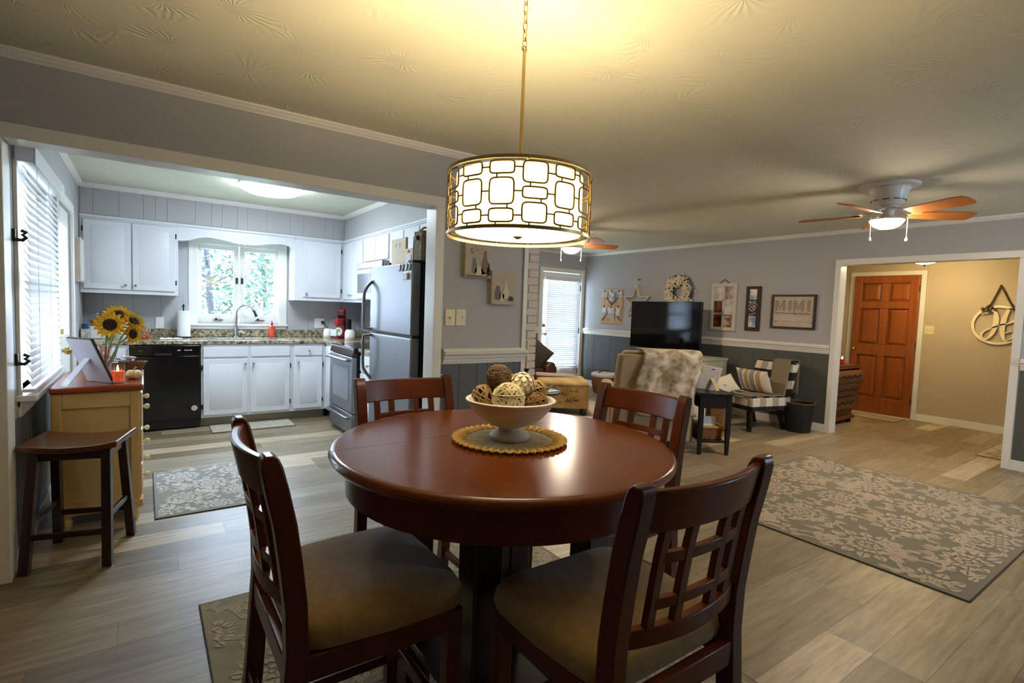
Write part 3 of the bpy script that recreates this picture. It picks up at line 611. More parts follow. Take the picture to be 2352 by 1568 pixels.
cabinet('short white wall cabinet above the microwave', (2.03, 5.81, 0), -PI/2, .76, KX1-2.03-.002, 1.805, UZ1,
        [('cabinet_door', .02, 1.82, .355, .25, None, .012, False), ('cabinet_door', .385, 1.82, .355, .25, None, None, False)], crownlip=True)
cabinet('short white wall cabinet above the refrigerator', (2.03, 5.05, 0), -PI/2, 1.13, KX1-2.03-.002, 1.74, UZ1,
        [('cabinet_door', .02, 1.76, .33, .31, None, .012, False), ('cabinet_door', .37, 1.76, .33, .31, None, .36, False), ('cabinet_door', .72, 1.76, .38, .31, None, .711, False)], crownlip=True)
# scalloped valance between the wall cabinets
pts = [(.288, 1.950), (.34, 1.950), (.383, 1.959), (.42, 1.973), (.47, 1.994), (.53, 2.007), (.58, 2.008), (.66, 2.002), (.738, 1.991), (.81, 1.976), (.86, 1.966), (.888, 1.968), (.902, 1.974), (.908, 1.964), (.92, 1.958), (.932, 1.964), (.938, 1.974), (.955, 1.970),
       (.99, 1.967), (1.06, 1.976), (1.13, 1.991), (1.21, 2.002), (1.29, 2.008), (1.34, 2.006), (1.38, 1.996), (1.41, 1.978), (1.444, 1.950)]
vb = MB().prism([(.288, UZ1)]+pts+[(1.444, UZ1)], 'y', UY+.002, UY+.02)
t = tag(obj('window_valance', vb, 'cab', None, .002, False), 'white scalloped valance board above the sink window', 'valance')
obj('top_moulding', MB().box(.288, UY-.016, UZ1-.022, 1.444, UY+.002, UZ1), 'cab', t, .003)
BY = 6.245; BZ1 = .874
cabinet('white base cabinet between the kitchen left wall and the dishwasher', (-.512, BY, 0), 0, .385, .60, 0, BZ1, [('drawer', .03, .72, .33, .125, None, None, False), ('cabinet_door', .03, .14, .33, .55, None, None)], True)
cabinet('white sink base cabinet with two false drawers and two doors', (.472, BY, 0), 0, .90, .60, 0, BZ1,
        [('drawer', .02, .74, .415, .105, None, None, False), ('drawer', .465, .74, .40, .105, None, None, False),
         ('cabinet_door', .02, .13, .415, .59, (.41, .665), .012), ('cabinet_door', .465, .13, .40, .59, (.49, .665), .871)], True)
cabinet('narrow white base cabinet with one drawer and one door beside the sink base', (1.373, BY, 0), 0, .365, .60, 0, BZ1,
        [('drawer', .02, .74, .30, .105, (.17, .795), None, False), ('cabinet_door', .02, .13, .30, .59, (.05, .665), .327)], True)
cabinet('slim white return cabinet between the inner corner and the range', (1.74, 6.235, 0), -PI/2, .41, .60, 0, BZ1,
        [('drawer', .03, .74, .35, .105, None, None, False), ('cabinet_door', .03, .13, .35, .59, None, None)], True)
cabinet('small white drawer cabinet between the range and the refrigerator', (1.74, 5.03, 0), -PI/2, .57, .60, 0, BZ1,
        [('drawer', .03, .70, .51, .145, (.285, .77), None, False), ('drawer', .03, .42, .51, .25, (.285, .55), None, False), ('drawer', .03, .13, .51, .26, (.285, .26), None, False)], True)
# counter in three slabs with back splash, cut for the sink
SX0, SX1, SY0, SY1 = .53, 1.28, 6.33, 6.70
ct = tag(obj('countertop', MB().box(KX0+.002, 6.222, .876, SX0, KY1-.002, .914).box(SX1, 6.222, .876, KX1-.002, KY1-.002, .914).box(SX0, 6.222, .876, SX1, SY0, .914).box(SX0, SY1, .876, SX1, KY1-.002, .914).box(1.712, 5.825, .876, KX1-.002, 6.222, .914), 'granite', None, .006),
    'speckled brown granite countertop along the window wall', 'countertop')
obj('backsplash', MB().box(KX0+.002, KY1-.022, .915, .41, KY1-.007, 1.0).box(.41, KY1-.022, .915, 1.42, KY1-.002, 1.0).box(1.42, KY1-.022, .915, KX1-.002, KY1-.007, 1.0).box(KX1-.022, 5.825, .915, KX1-.002, KY1-.022, 1.0), 'granite', ct, .003)
tag(obj('countertop', B(1.712, 4.455, .876, KX1-.002, 5.035, .914), 'granite', None, .006), 'short granite countertop piece beside the refrigerator', 'countertop')
sk = tag(obj('kitchen_sink', MB().box(SX0, SY0, .70, SX1, SY1, .705).box(SX0, SY0, .70, SX0+.006, SY1, .904).box(SX1-.006, SY0, .70, SX1, SY1, .904).box(SX0, SY0, .70, SX1, SY0+.006, .904).box(SX0, SY1-.006, .70, SX1, SY1, .904), 'steel', None, .002), 'stainless undermount sink set into the granite', 'sink')
obj('drain', MB().lathe([(.04, .706), (.045, .709), (.02, .707)], .9, 6.52, 16), 'chrome', sk)
fa = thing('kitchen_faucet', 'tall arched brushed nickel faucet behind the sink', 'faucet', (.862, 6.755, .914))
obj('base', MB().lathe([(.03, 0), (.03, .008), (.024, .014), (.022, .10), (.018, .12)], 0, 0, 16), 'chrome', fa)
arc = [(0, 0, .11), (0, 0, .27)]+[(.095-.095*math.cos(a), -.02*a/PI*2, .27+.10*math.sin(a)) for a in [PI*k/12 for k in range(1, 11)]]
obj('spout', MB().tube(arc, .0105, 10), 'chrome', fa)
e = Vector(arc[-1]); obj('spray_head', MB().cyl(e, e+Vector((.028, -.01, -.075)), .013, .018), 'blackmat', fa)
obj('handle', MB().cyl((.02, 0, .06), (.05, -.01, .065), .011).cyl((.05, -.01, .065), (.085, -.03, .05), .008, .005), 'chrome', fa)
# dishwasher
dw = thing('dishwasher', 'black built-in dishwasher beside the sink base', 'dishwasher', (-.124, 6.235, 0))
obj('body', B(.003, .02, .02, .587, .58, .872), 'blackmat', dw)
obj('door', MB().box(.003, -.02, .115, .587, .02, .76), 'black', dw, .006)
cp = obj('control_panel', MB().box(.003, -.026, .765, .587, .02, .87), 'black', dw, .008)
obj('pocket_handle', B(.20, -.0275, .768, .34, -.025, .79), 'blackmat', cp)
obj('badge', B(.07, -.0275, .815, .105, -.0258, .821), 'chrome', cp)
for x in (.39, .405, .45, .468, .486, .504): obj('button', B(x, -.0272, .815, x+.01, -.0258, .823), 'label_w', cp)
obj('toe_panel', B(.003, .03, .02, .587, .04, .11), 'black', dw)
obj('round_sticker', MB().cyl((.535, -.0215, .22), (.535, -.0203, .22), .028, n=20), mat('pinkish sticker', rgb(206, 186, 180), .6), dw)
# range, faces -x
rg = thing('range', 'stainless slide-in range with black glass cooktop', 'stove', (1.69, 5.808, 0), -PI/2)
obj('body', B(.004, .02, .03, .754, .655, .90), 'blackmat', rg)
obj('cooktop', B(.0, -.015, .90, .758, .655, .918), 'black', rg, .004)
obj('control_panel', MB().prism([(-.03, .83), (-.012, .90), (.02, .90), (.02, .83)], 'x', .004, .754), 'black', rg, .002)
obj('control_trim', MB().box(.004, -.02, .893, .754, -.008, .905), 'steel', rg)
od = obj('oven_door', B(.006, -.03, .26, .752, .02, .82), 'steel', rg, .006)
obj('oven_window', B(.11, -.0315, .37, .65, -.029, .70), mat('oven glass grey', rgb(120, 122, 126), .15), od, .002)
obj('window_border', MB().box(.10, -.0325, .36, .66, -.0305, .375).box(.10, -.0325, .695, .66, -.0305, .735).box(.10, -.0325, .375, .115, -.0305, .695).box(.645, -.0325, .375, .66, -.0305, .695), mat('oven trim grey', rgb(90, 92, 96), .3), od)
obj('door_handle', MB().tube([(.05, -.03, .79), (.05, -.07, .79), (.09, -.082, .79), (.669, -.082, .79), (.709, -.07, .79), (.709, -.03, .79)], .014, 10), 'steel', od)
dr = obj('drawer', B(.006, -.03, .05, .752, .02, .25), 'steel', rg, .006)
obj('drawer_handle', MB().tube([(.05, -.03, .215), (.05, -.06, .215), (.09, -.07, .215), (.669, -.07, .215), (.709, -.06, .215), (.709, -.03, .215)], .012, 10), 'steel', dr)
for x, y, r in ((.2, .18, .09), (.55, .18, .075), (.2, .46, .07), (.55, .46, .09)): obj('burner_ring', MB().lathe([(r, .9185), (r-.004, .9188), (r-.008, .9185)], x, y, 28, False), mat('burner grey', rgb(60, 60, 62), .3), rg)
# microwave
mw = thing('microwave', 'stainless over-the-range microwave under a white cabinet', 'microwave', (1.955, 5.808, 0), -PI/2)
obj('body', B(.0, .0, 1.40, .756, KX1-1.955-.004, 1.80), 'steel', mw, .004)
obj('vent_grille', B(.0, -.012, 1.735, .756, 0, 1.80), mat('microwave grey', rgb(150, 152, 154), .35, .6), mw, .003)
obj('door', B(.004, -.02, 1.41, .60, 0, 1.73), 'steel', mw, .004); obj('window', B(.05, -.022, 1.47, .52, -.0195, 1.68), mat('microwave glass', rgb(96, 98, 102), .15), mw)
obj('keypad', B(.605, -.018, 1.41, .752, 0, 1.73), 'blackmat', mw, .003); obj('handle', MB().cyl((.57, -.05, 1.45), (.57, -.05, 1.70), .012).cyl((.57, -.05, 1.46), (.57, 0, 1.46), .008).cyl((.57, -.05, 1.69), (.57, 0, 1.69), .008), 'steel', mw)
# refrigerator, faces -x
fr = thing('refrigerator', 'stainless top-freezer refrigerator with black sides', 'refrigerator', (1.665, 4.42, 0), -PI/2)
obj('body', B(.004, .02, .03, .852, .66, 1.655), 'blackmat', fr, .004)
fz = obj('freezer_door', B(.0, -.065, 1.125, .856, .012, 1.672), 'steel', fr, .012, seg=3)
fd = obj('lower_door', B(.0, -.065, .06, .856, .012, 1.108), 'steel', fr, .012, seg=3)
obj('gasket', B(.006, -.05, 1.105, .85, .01, 1.128), 'blackmat', fr); obj('kick_plate', B(.01, .0, .0, .846, .03, .055), 'blackmat', fr)
def arch(z0, z1, base):   # bowed bar handle
    return [(.05, -.065, z0), (.045, -.10, z0+.03*base)]+[(.045, -.105-.025*math.sin(PI*k/8), z0+(z1-z0)*k/8) for k in range(1, 8)]+[(.045, -.10, z1-.03*base), (.05, -.065, z1)]
obj('door_handle', MB().tube([(.05, -.066, 1.55), (.035, -.10, 1.51), (.025, -.125, 1.46), (.022, -.13, 1.38), (.022, -.13, 1.2), (.025, -.128, 1.15), (.04, -.066, 1.14)], .014, 10), 'steel', fz)
obj('door_handle', MB().tube([(.04, -.066, 1.09), (.025, -.128, 1.08), (.022, -.13, 1.03), (.022, -.13, .86), (.025, -.125, .80), (.035, -.10, .755), (.05, -.066, .71)], .014, 10), 'steel', fd)
obj('hinge_cover', B(.76, -.055, 1.6725, .85, .06, 1.69), 'blackmat', fr, .004); obj('badge', B(.70, -.0665, 1.56, .79, -.0645, 1.60), 'chrome', fz)
for k in range(4): tag(obj('fridge_magnet', MB().cyl((0, 0, 0), (-.006, 0, 0), .03, n=14).xf(Matrix.Rotation(.5, 3, 'X')@Matrix.Scale(.55, 3, Vector((0, 1, 0)))).mv(1.5995, 3.60+.062*k, 1.638), ('magnet', 'cer2')[k % 2], None), ('blue-grey' if k % 2 == 0 else 'beige')+' oval magnet on the freezer door, number %s from the hinge side' % ('one two three four'.split()[k]), 'magnet', 'magnets on the refrigerator')
tag(obj('fridge_memo', B(1.586, 3.625, 1.545, 1.5995, 3.70, 1.595), 'label_w', None, .002), 'small white square magnet clip below the oval magnets', 'magnet')
# on top of the refrigerator
t = thing('cutting_board', 'pale wooden board with a small printed badge standing on the refrigerator', 'board', (1.70, 4.215, 1.6565), 0)
obj('board', B(0, -.30, 0, .02, .0, .24), 'palewood', t, .006); obj('printed_badge', B(-.002, -.18, .17, .0, -.08, .205), mat('badge print', rgb(150, 120, 140), .5, noise=(rgb(240, 236, 240), 40, 2, S1, .1)), t)
t = thing('wooden_box', 'low pale wooden box with a framed white square front on the refrigerator', 'box', (1.68, 3.905, 1.6565), 0)
obj('box', MB().box(0, -.17, 0, .07, 0, .14), 'palewood', t, .004); obj('white_panel', B(-.004, -.145, .012, .0, -.04, .09), 'label_w', t); obj('cut_out', B(-.003, -.11, .108, .0, -.075, .125), 'frameblk', t)
t = thing('food_carton', 'blue and white food carton standing behind the wooden box', 'carton', (1.77, 3.93, 1.6565), 0)
obj('carton', B(0, -.15, 0, .06, 0, .27), 'label_w', t, .003); obj('blue_panel', B(-.002, -.08, .15, .0, -.002, .25), 'blue', t)
t = thing('woven_tote', 'tall woven sea-grass tote with a flower-like clasp on the refrigerator', 'basket', (1.68, 3.735, 1.6725), 0)
def wov(u, v): return None
obj('body', MB().rings([[(.02+a*(1-.0*zz), b_, zz) for a, b_ in ((-.015, -.14), (.0, -.155), (.26, -.155), (.275, -.14), (.275, -.01), (.26, .0), (.0, .0), (-.015, -.01))] for zz in (0, .05, .10, .15, .20, .24)]), 'seagrass', t)
obj('clasp', MB().sphere((-.0, -.085, .19), .018, 8, 6), 'bronze', t); obj('handle', MB().tube([(.02, -.05, .235), (.06, -.06, .275), (.12, -.06, .28), (.18, -.05, .235)], .008, 8), 'jute', t)
t = tag(obj('bread_clip', MB().box(1.70, 4.25, 1.6565, 1.80, 4.33, 1.71), 'blackmat', None, .003), 'small dark box with a metal edge near the refrigerator front', 'box')
obj('metal_edge', B(1.695, 4.331, 1.657, 1.80, 4.338, 1.71), 'steel', t)
# outlets on the backsplash wall
def plate_y(name, label, x, y, z, w, h, m, kind, cat='outlet'):
    t = thing(name, label, cat, (x, y, z)); obj('plate', B(-w/2, -.007, -h/2, w/2, 0, h/2), m, t, .003)
    if kind == 'outlet':
        for zz in (-.025, .025): obj('socket', MB().cyl((0, -.009, zz), (0, -.0068, zz), .016, n=14), m, t)
    if kind == 'switch': obj('toggle', MB().box(-.005, -.018, -.012, .005, -.007, .006), m, t, .002); obj('screw', MB().cyl((0, -.0085, -.03), (0, -.0068, -.03), .003, n=8).cyl((0, -.0085, .03), (0, -.0068, .03), .003, n=8), 'chrome', t)
    return t
plate_y('wall_outlet', 'white wall outlet above the dishwasher counter', .131, KY1-.007, 1.068, .078, .125, 'white', 'outlet')
t = plate_y('wall_outlet', 'double white wall outlet with a black plug near the coffee maker', 1.82, KY1-.007, 1.087, .12, .125, 'white', 'outlet')
obj('plug', B(.02, -.035, .0, .05, -.008, .03), 'blackmat', t, .003)
# counter things
CZ = .9145
t = thing('paper_towel_holder', 'white paper towel roll on a black stand by the sink window', 'paper towel', (.345, 6.72, CZ))
obj('stand', MB().lathe([(.075, 0), (.075, .008), (.01, .012), (.007, .02), (.007, .33), (.014, .335), (.014, .35), (.005, .365)], 0, 0, 20), 'blackmat', t); obj('roll', MB().lathe([(.02, .014), (.062, .014), (.062, .293), (.02, .293)], 0, 0, 24), 'paper', t)
t = thing('soap_bottle', 'orange-red dish soap bottle with a white label beside the faucet', 'bottle', (1.245, 6.77, CZ))
obj('bottle', MB().lathe([(.034, 0), (.036, .01), (.036, .11), (.03, .13), (.012, .14), (.012, .155)], 0, 0, 18, sy=.7), mat('soap orange', rgb(206, 76, 50), .3), t); obj('cap', MB().lathe([(.014, .155), (.014, .17), (.007, .175), (.006, .195)], 0, 0, 12), 'red', t)
obj('label', MB().lathe([(.0, -.025), (.026, -.025), (.0262, -.026), (.0, -.026)], 0, 0, 18).xf(rot('X', 0)).xf(Matrix.Rotation(PI/2, 3, 'X')).mv(0, 0, .065), 'label_w', t)
def crock(label, x, y, r, h):
    t = thing('ceramic_crock', label, 'jar', (x, y, CZ), 0, 'two-tone ceramic crocks')
    obj('base', MB().lathe([(r*.94, 0), (r, .006), (r, h*.3)], 0, 0, 22), 'cer2', t); obj('body', MB().lathe([(r, h*.3), (r, h*.75), (r*.86, h*.92), (r*.7, h), (r*.7, h+.004)], 0, 0, 22), 'white', t); return t
t = crock('white and beige ceramic crock with a spoon handle left of the coffee maker', 1.86, 6.60, .055, .115); obj('spoon', MB().tube([(.01, 0, .11), (-.03, 0, .15), (-.05, 0, .19)], [.004, .005, .010], 8), 'driftwood', t)
crock('white and beige lidded crock between coffee maker and refrigerator', 2.02, 6.25, .06, .12)
t = thing('coffee_maker', 'red single-serve coffee maker with its lid open', 'coffee maker', (1.985, 6.52, CZ), math.radians(-38))
obj('base', MB().lathe([(.07, 0), (.072, .02), (.07, .03)], 0, 0, 24, sy=1.25), 'red', t); obj('tower', MB().rings([[(a*k, b_*k+.04, z) for a, b_ in ((-.065, -.02), (-.05, -.04), (.05, -.04), (.065, -.02), (.065, .08), (-.065, .08))] for z, k in ((.0, 1), (.14, 1), (.25, 1.0))]), 'red', t, .004)
obj('brew_head', MB().lathe([(.03, .165), (.055, .17), (.06, .18), (.06, .24), (.05, .25)], 0, -.035, 22), 'red', t)
obj('open_lid', MB().prism([(.03, .25), (.09, .25), (.085, .34), (.05, .37), (.01, .355), (-.01, .31), (.0, .285)], 'x', -.04, .04), 'red', t, .008); obj('lid_inside', MB().prism([(.0, .285), (.03, .255), (.05, .34), (.0, .335)], 'x', -.035, .035).mv(0, -.008, 0), 'blackmat', t)
obj('water_tank', B(.066, -.01, 0, .105, .11, .24), 'blackmat', t, .008)
t2 = obj('front_card', B(-.07, -.125, .035, .0, -.118, .115), 'label_w', t, .002); obj('floral_plate', MB().cyl((.02, -.117, .09), (.02, -.108, .09), .052, n=20), mat('floral print', rgb(230, 230, 224), .4, noise=(rgb(120, 160, 90), 30, 3, S1, .12)), t)
# left end of the counter
t = thing('utensil_box', 'square white crock holding coloured utensils at the counter end', 'crock', (-.385, 6.60, CZ)); obj('crock', MB().box(-.06, -.06, 0, .06, .06, .125), 'white', t, .008)
for k, (c, dx) in enumerate(((rgb(200, 90, 40), -.02), (rgb(190, 40, 50), .01), (rgb(60, 120, 60), -.035), (rgb(60, 70, 80), .03))): obj('utensil', MB().cyl((dx, 0, .1), (dx*1.6, .01*k, .19+.01*(k % 2)), .007, .011, 8), mat('utensil %d' % k, c, .4), t)
t = thing('glass_canister', 'tall glass canister with a wire-ring lid behind the utensil crock', 'jar', (-.37, 6.76, CZ)); obj('glass', MB().lathe([(.055, 0), (.06, .01), (.06, .20), (.05, .215)], 0, 0, 20), 'jar', t); obj('lid', MB().lathe([(.052, .215), (.052, .225), (.01, .235)], 0, 0, 20), 'jar', t); obj('ring', MB().tube([(.03*math.cos(a), 0, .255+.022*math.sin(a)) for a in [2*PI*k/12 for k in range(12)]], .003, 6, True), 'chrome', t)
obj('contents', MB().lathe([(.05, .008), (.054, .02), (.054, .13), (.03, .14)], 0, 0, 16), mat('green packets', rgb(140, 170, 130), .6), t)
t = thing('enamel_pail', 'white enamel pail with a bail handle behind the sunflowers', 'pail', (-.20, 6.62, CZ)); obj('pail', MB().lathe([(.06, 0), (.065, .01), (.08, .115), (.083, .12), (.078, .118)], 0, 0, 22), 'white', t); obj('bail', MB().tube([(.08*math.cos(a), 0, .11+.06*math.sin(a)) for a in [PI*k/10 for k in range(11)]], .003, 6), 'chrome', t)
t = thing('candy_jar', 'small glass jar of orange candy with a cork lid', 'jar', (.0, 6.56, CZ)); obj('glass', MB().lathe([(.052, 0), (.056, .01), (.056, .09), (.046, .105)], 0, 0, 20), 'jar', t); obj('cork_lid', MB().lathe([(.044, .105), (.048, .108), (.048, .13), (.04, .132)], 0, 0, 18), mat('cork', rgb(170, 130, 96), .8), t)
random.seed(9); cnd = MB()
for k in range(60): a = random.random()*2*PI; r = .044*math.sqrt(random.random()); cnd.sphere((r*math.cos(a), r*math.sin(a), .01+.04*random.random()), .009, 6, 5)
o = obj('candy', cnd, 'candy', t); o['kind'] = 'stuff'
tag(obj('dish_cloth', MB().grid(lambda u, v: (.12+.19*u+.02*v, 6.44+.12*v, CZ+.004+.012*abs(math.sin(u*9+v*2))*math.sin(PI*v)), 16, 6), mat('white cloth green edge', rgb(236, 238, 228), .9), None), 'crumpled white dish cloth on the counter before the outlet', 'cloth')
t = thing('tissue_box', 'small patterned white carton at the far counter corner by the wall', 'box', (-.475, 6.50, CZ)); obj('carton', B(-.03, -.06, 0, .03, .06, .10), mat('patterned carton', rgb(226, 222, 210), .6, noise=(rgb(170, 170, 160), 40, 2, S1, .1)), t, .003); obj('blue_mug', MB().lathe([(.022, .101), (.026, .105), (.026, .15)], 0, .0, 14), mat('navy mug', rgb(40, 70, 130), .3), t)
t = thing('wall_key_box', 'shallow white wall cabinet hanging past the kitchen back door', 'cabinet', (KX0, 6.12, 1.46)); obj('box', B(0, 0, 0, .045, .30, .40), 'board', t, .003); obj('front', B(.045, .015, .015, .05, .285, .385), 'white', t)
# ceiling light
t = thing('ceiling_light', 'round white lit flush ceiling light in the kitchen', 'ceiling light', (.97, 5.33, ZC)); obj('base', MB().lathe([(.27, 0), (.27, -.02), (.255, -.025)], 0, 0, 36), 'fanwhite', t); obj('lens', MB().lathe([(.262, -.02), (.255, -.05), (.2, -.075), (.1, -.088), (.01, -.09)], 0, 0, 36), 'kitlight', t)

# ---- cream dresser (faces +x) and what stands on it
dz = .83
ds = thing('cream_dresser', 'cream painted dresser with a cherry top against the kitchen window', 'dresser', (-.03, 3.775, 0), PI/2)   # local x -> world y, local y -> world -x
DL, DD = .74, .40
obj('body', MB().box(.02, 0, .10, DL, DD, .79), 'cream', ds, .004)
obj('side_frame', MB().box(.008, .0, .10, .02, .045, .79).box(.008, DD-.045, .10, .02, DD, .79).box(.008, .045, .10, .02, DD-.045, .17).box(.008, .045, .70, .02, DD-.045, .79), 'cream', ds, .004)
obj('plinth', MB().box(.0, -.015, .085, DL, DD, .13), 'cream', ds, .006)
obj('top', MB().box(-.012, -.022, .79, DL+.03, DD+.005, dz), 'cherrytop', ds, .012, seg=3)
for k, (z0, z1) in enumerate(((.14, .33), (.345, .545), (.56, .77))):
    d = obj('drawer', B(.05, -.014, z0, DL-.03, 0, z1), 'creamlight', ds, .006)
    for x in (.17, .58): obj('knob', MB().cyl((x, -.012, (z0+z1)/2), (x, -.024, (z0+z1)/2), .008, n=8).sphere((x, -.036, (z0+z1)/2), .017, 10, 7), 'creamlight', d)
for x in (.05, DL-.05):
    for y in (.035, DD-.05): obj('foot', MB().lathe([(.02, 0), (.03, .012), (.034, .04), (.024, .06), (.038, .07), (.038, .086)], x, y, 14), 'cream', ds)
TZ = dz+.0005
t = thing('standing_photograph', 'easel-back photo frame seen from behind on the cream dresser', 'picture frame', (-.215, 3.93, TZ), math.radians(128))
m_ = rot('X', -24)
obj('frame', MB().obox((0, 0, .145), (.10, .007, .145), Matrix.Identity(3)).xf(m_).mv(0, 0, .003), 'frameblk', t, .002); obj('backing', MB().obox((0, .009, .145), (.097, .0025, .14), Matrix.Identity(3)).xf(m_).mv(0, 0, .003), mat('grey card', rgb(206, 200, 200), .8), t)
obj('easel_leg', MB().add([(-.02, .03, .20), (.02, .03, .20), (.03, .20, 0), (-.03, .20, 0), (-.02, .033, .20), (.02, .033, .20), (.03, .205, 0), (-.03, .205, 0)], [(0, 1, 2, 3), (7, 6, 5, 4), (0, 4, 5, 1), (1, 5, 6, 2), (2, 6, 7, 3), (3, 7, 4, 0)]), mat('grey card', rgb(206, 200, 200), .8), t)
t = thing('jar_candle', 'lit orange candle in a glass jar at the front of the dresser', 'candle', (-.135, 3.87, TZ)); obj('jar', MB().lathe([(.034, 0), (.037, .004), (.037, .105), (.035, .105), (.035, .008), (.01, .006)], 0, 0, 22), 'jar', t)
obj('wax', MB().lathe([(.033, .008), (.0335, .07), (.005, .068)], 0, 0, 20), 'candle', t); obj('flame', MB().lathe([(.002, .07), (.006, .078), (.004, .088), (.0005, .097)], 0, 0, 8), 'flame', t)
def pumpkin(par, r, n=9):
    R = []
    for i in range(1, 10):
        a = PI*i/10-PI/2
        R.append([(r*math.cos(a)*(1+.10*abs(math.cos(n*b_/2))-.05)*math.cos(b_), r*math.cos(a)*(1+.10*abs(math.cos(n*b_/2))-.05)*math.sin(b_), r*.72*(math.sin(a)+.95)-(.012 if i > 8 else 0)) for b_ in [2*PI*k/54 for k in range(54)]])
    obj('flesh', MB().rings(R), 'pumpkin', par); obj('stalk', MB().tube([(0, 0, r*1.25), (.004, 0, r*1.5), (.012, 0, r*1.7)], [.007, .005, .006], 7), 'stem', par)
t = thing('white_pumpkin', 'small cream ribbed pumpkin beside the lit candle', 'pumpkin', (-.06, 4.02, TZ)); pumpkin(t, .043)
t = thing('glass_pitcher', 'pinkish glass pitcher holding sunflowers on the dresser', 'vase', (-.22, 4.16, TZ))
obj('glass', MB().lathe([(.045, 0), (.05, .006), (.052, .05), (.042, .14), (.044, .17), (.052, .20), (.05, .20), (.04, .16), (.038, .14), (.047, .05), (.04, .01)], 0, 0, 24), 'pinkglass', t); obj('handle', MB().tube([(-.045, 0, .18), (-.085, 0, .17), (-.09, 0, .12), (-.05, 0, .06)], .007, 8), 'pinkglass', t)
def sunflower(label, p, nrm, r, stem0, seed):
    random.seed(seed); t = thing('sunflower', label, 'flower', (0, 0, 0), 0, 'sunflowers in the pitcher'); z = Vector(nrm).normalized(); x = z.cross(Vector((0, 0, 1))).normalized(); y = z.cross(x); m_ = Matrix((x, y, z)).transposed()
    t.location = p
    obj('seed_head', MB().lathe([(.3*r, -.01), (.42*r, -.002), (.40*r, .008), (.2*r, .012), (.01, .008)], 0, 0, 20).xf(m_), 'seedhead', t)
    for ring, (n, l, tilt, mm) in enumerate(((17, 1.0, .05, 'petal2'), (15, .92, .25, 'petal'))):
        for k in range(n):
            a = 2*PI*(k+.5*ring)/n+random.uniform(-.08, .08); L_ = r*l*random.uniform(.92, 1.08); wd = r*.17; tl = tilt+random.uniform(-.1, .1)
            ps = [(.34*r, 0, 0), (.6*L_, wd, .02*r+.3*tl*r*.5), (L_, 0, tl*r*.6), (.6*L_, -wd, .02*r+.3*tl*r*.5), (.6*L_, 0, -.01+.3*tl*r*.5)]
            pm = Matrix.Rotation(a, 3, 'Z'); obj('petal', MB().add([m_@(pm@Vector(q)) for q in ps], [(0, 1, 4), (1, 2, 4), (2, 3, 4), (3, 0, 4)]), mm, t)
    s0 = Vector(stem0)-Vector(p); b_ = -z*.05
    obj('sepal', MB().lathe([(.01, -.02), (.3*r, -.006), (.45*r, -.002)], 0, 0, 10).xf(m_), 'leaf', t); obj('stem', MB().tube([(0, 0, 0)-z*.005 if False else -z*.008, b_+s0*.25, s0*.6+Vector((0, 0, .01)), s0], .0055, 8), 'stem', t)
v0 = (-.22, 4.16, TZ+.02)
sunflower('large open sunflower facing the dining table', (-.18, 4.10, 1.165), (.25, -1, .1), .09, v0, 1)
sunflower('sunflower turned up behind the large bloom', (-.14, 4.20, 1.225), (.15, -.75, .7), .08, v0, 2)
sunflower('sunflower nodding outward over the counter, higher of the side pair', (-.06, 4.19, 1.185), (.6, -.55, .55), .078, v0, 3)
sunflower('sunflower drooping lowest at the side of the bunch', (-.065, 4.13, 1.105), (.75, -.65, .05), .072, v0, 4)
t = thing('snack_basket', 'boat-shaped wicker basket of packets at the dresser end', 'basket', (-.13, 4.36, TZ)); obj('basket', MB().lathe([(.06, 0), (.07, .004), (.085, .04), (.10, .075), (.094, .075), (.078, .04), (.06, .01)], 0, 0, 24, sx=1.45, sy=.75), 'wicker', t)
random.seed(4)
for k in range(7): obj('packet', MB().obox((random.uniform(-.09, .06), random.uniform(-.03, .03), .07+.012*k/2), (.035, .02, .006), Matrix.Rotation(random.uniform(-.6, .6), 3, 'Y')@Matrix.Rotation(random.uniform(-1, 1), 3, 'Z')), mat('packet %d' % (k % 3), (rgb(226, 222, 220), rgb(196, 80, 84), rgb(120, 140, 150))[k % 3], .3), t, .004)
# ---- saddle stool
st = thing('saddle_stool', 'dark wooden saddle stool standing before the cream dresser', 'stool', (-.275, 3.43, 0), math.radians(-14))
SW, SD = .20, .165
def sad(sg):
    return lambda u, v: ((u*2-1)*SW, (v*2-1)*SD, .60+.022*(2*u-1)**2+(0 if sg else -.03))
n = 14; g = MB()
top_ = [sad(1)(i/n, j/n) for j in range(n+1) for i in range(n+1)]; bot_ = [sad(0)(i/n, j/n) for j in range(n+1) for i in range(n+1)]
N1 = (n+1)**2; q = lambda i, j: j*(n+1)+i
fs = [(q(i, j), q(i+1, j), q(i+1, j+1), q(i, j+1)) for j in range(n) for i in range(n)]; fs += [tuple(N1+a for a in f[::-1]) for f in fs]
for i in range(n): fs += [(q(i, 0), q(i, 0)+N1, q(i+1, 0)+N1, q(i+1, 0)), (q(i+1, n), q(i+1, n)+N1, q(i, n)+N1, q(i, n)), (q(0, i+1), q(0, i+1)+N1, q(0, i)+N1, q(0, i)), (q(n, i), q(n, i)+N1, q(n, i+1)+N1, q(n, i+1))]
obj('seat', g.add(top_+bot_, fs), 'stoolseat', st, .006)
for sx in (-1, 1):
    for sy in (-1, 1):
        a, b_ = Vector((sx*.145, sy*.115, .575)), Vector((sx*.165, sy*.185, 0)); R = []
        for p in (b_, a): R.append([(p.x+c*.02, p.y+d*.02, p.z) for c, d in ((-1, -1), (1, -1), (1, 1), (-1, 1))])
        obj('leg', MB().rings(R), 'darkwood', st, .003)
obj('apron', MB().box(-.14, -.125, .53, .14, -.108, .582).box(-.14, .108, .53, .14, .125, .582).box(-.155, -.11, .53, -.138, .11, .59).box(.138, -.11, .53, .155, .11, .59), 'darkwood', st, .002)
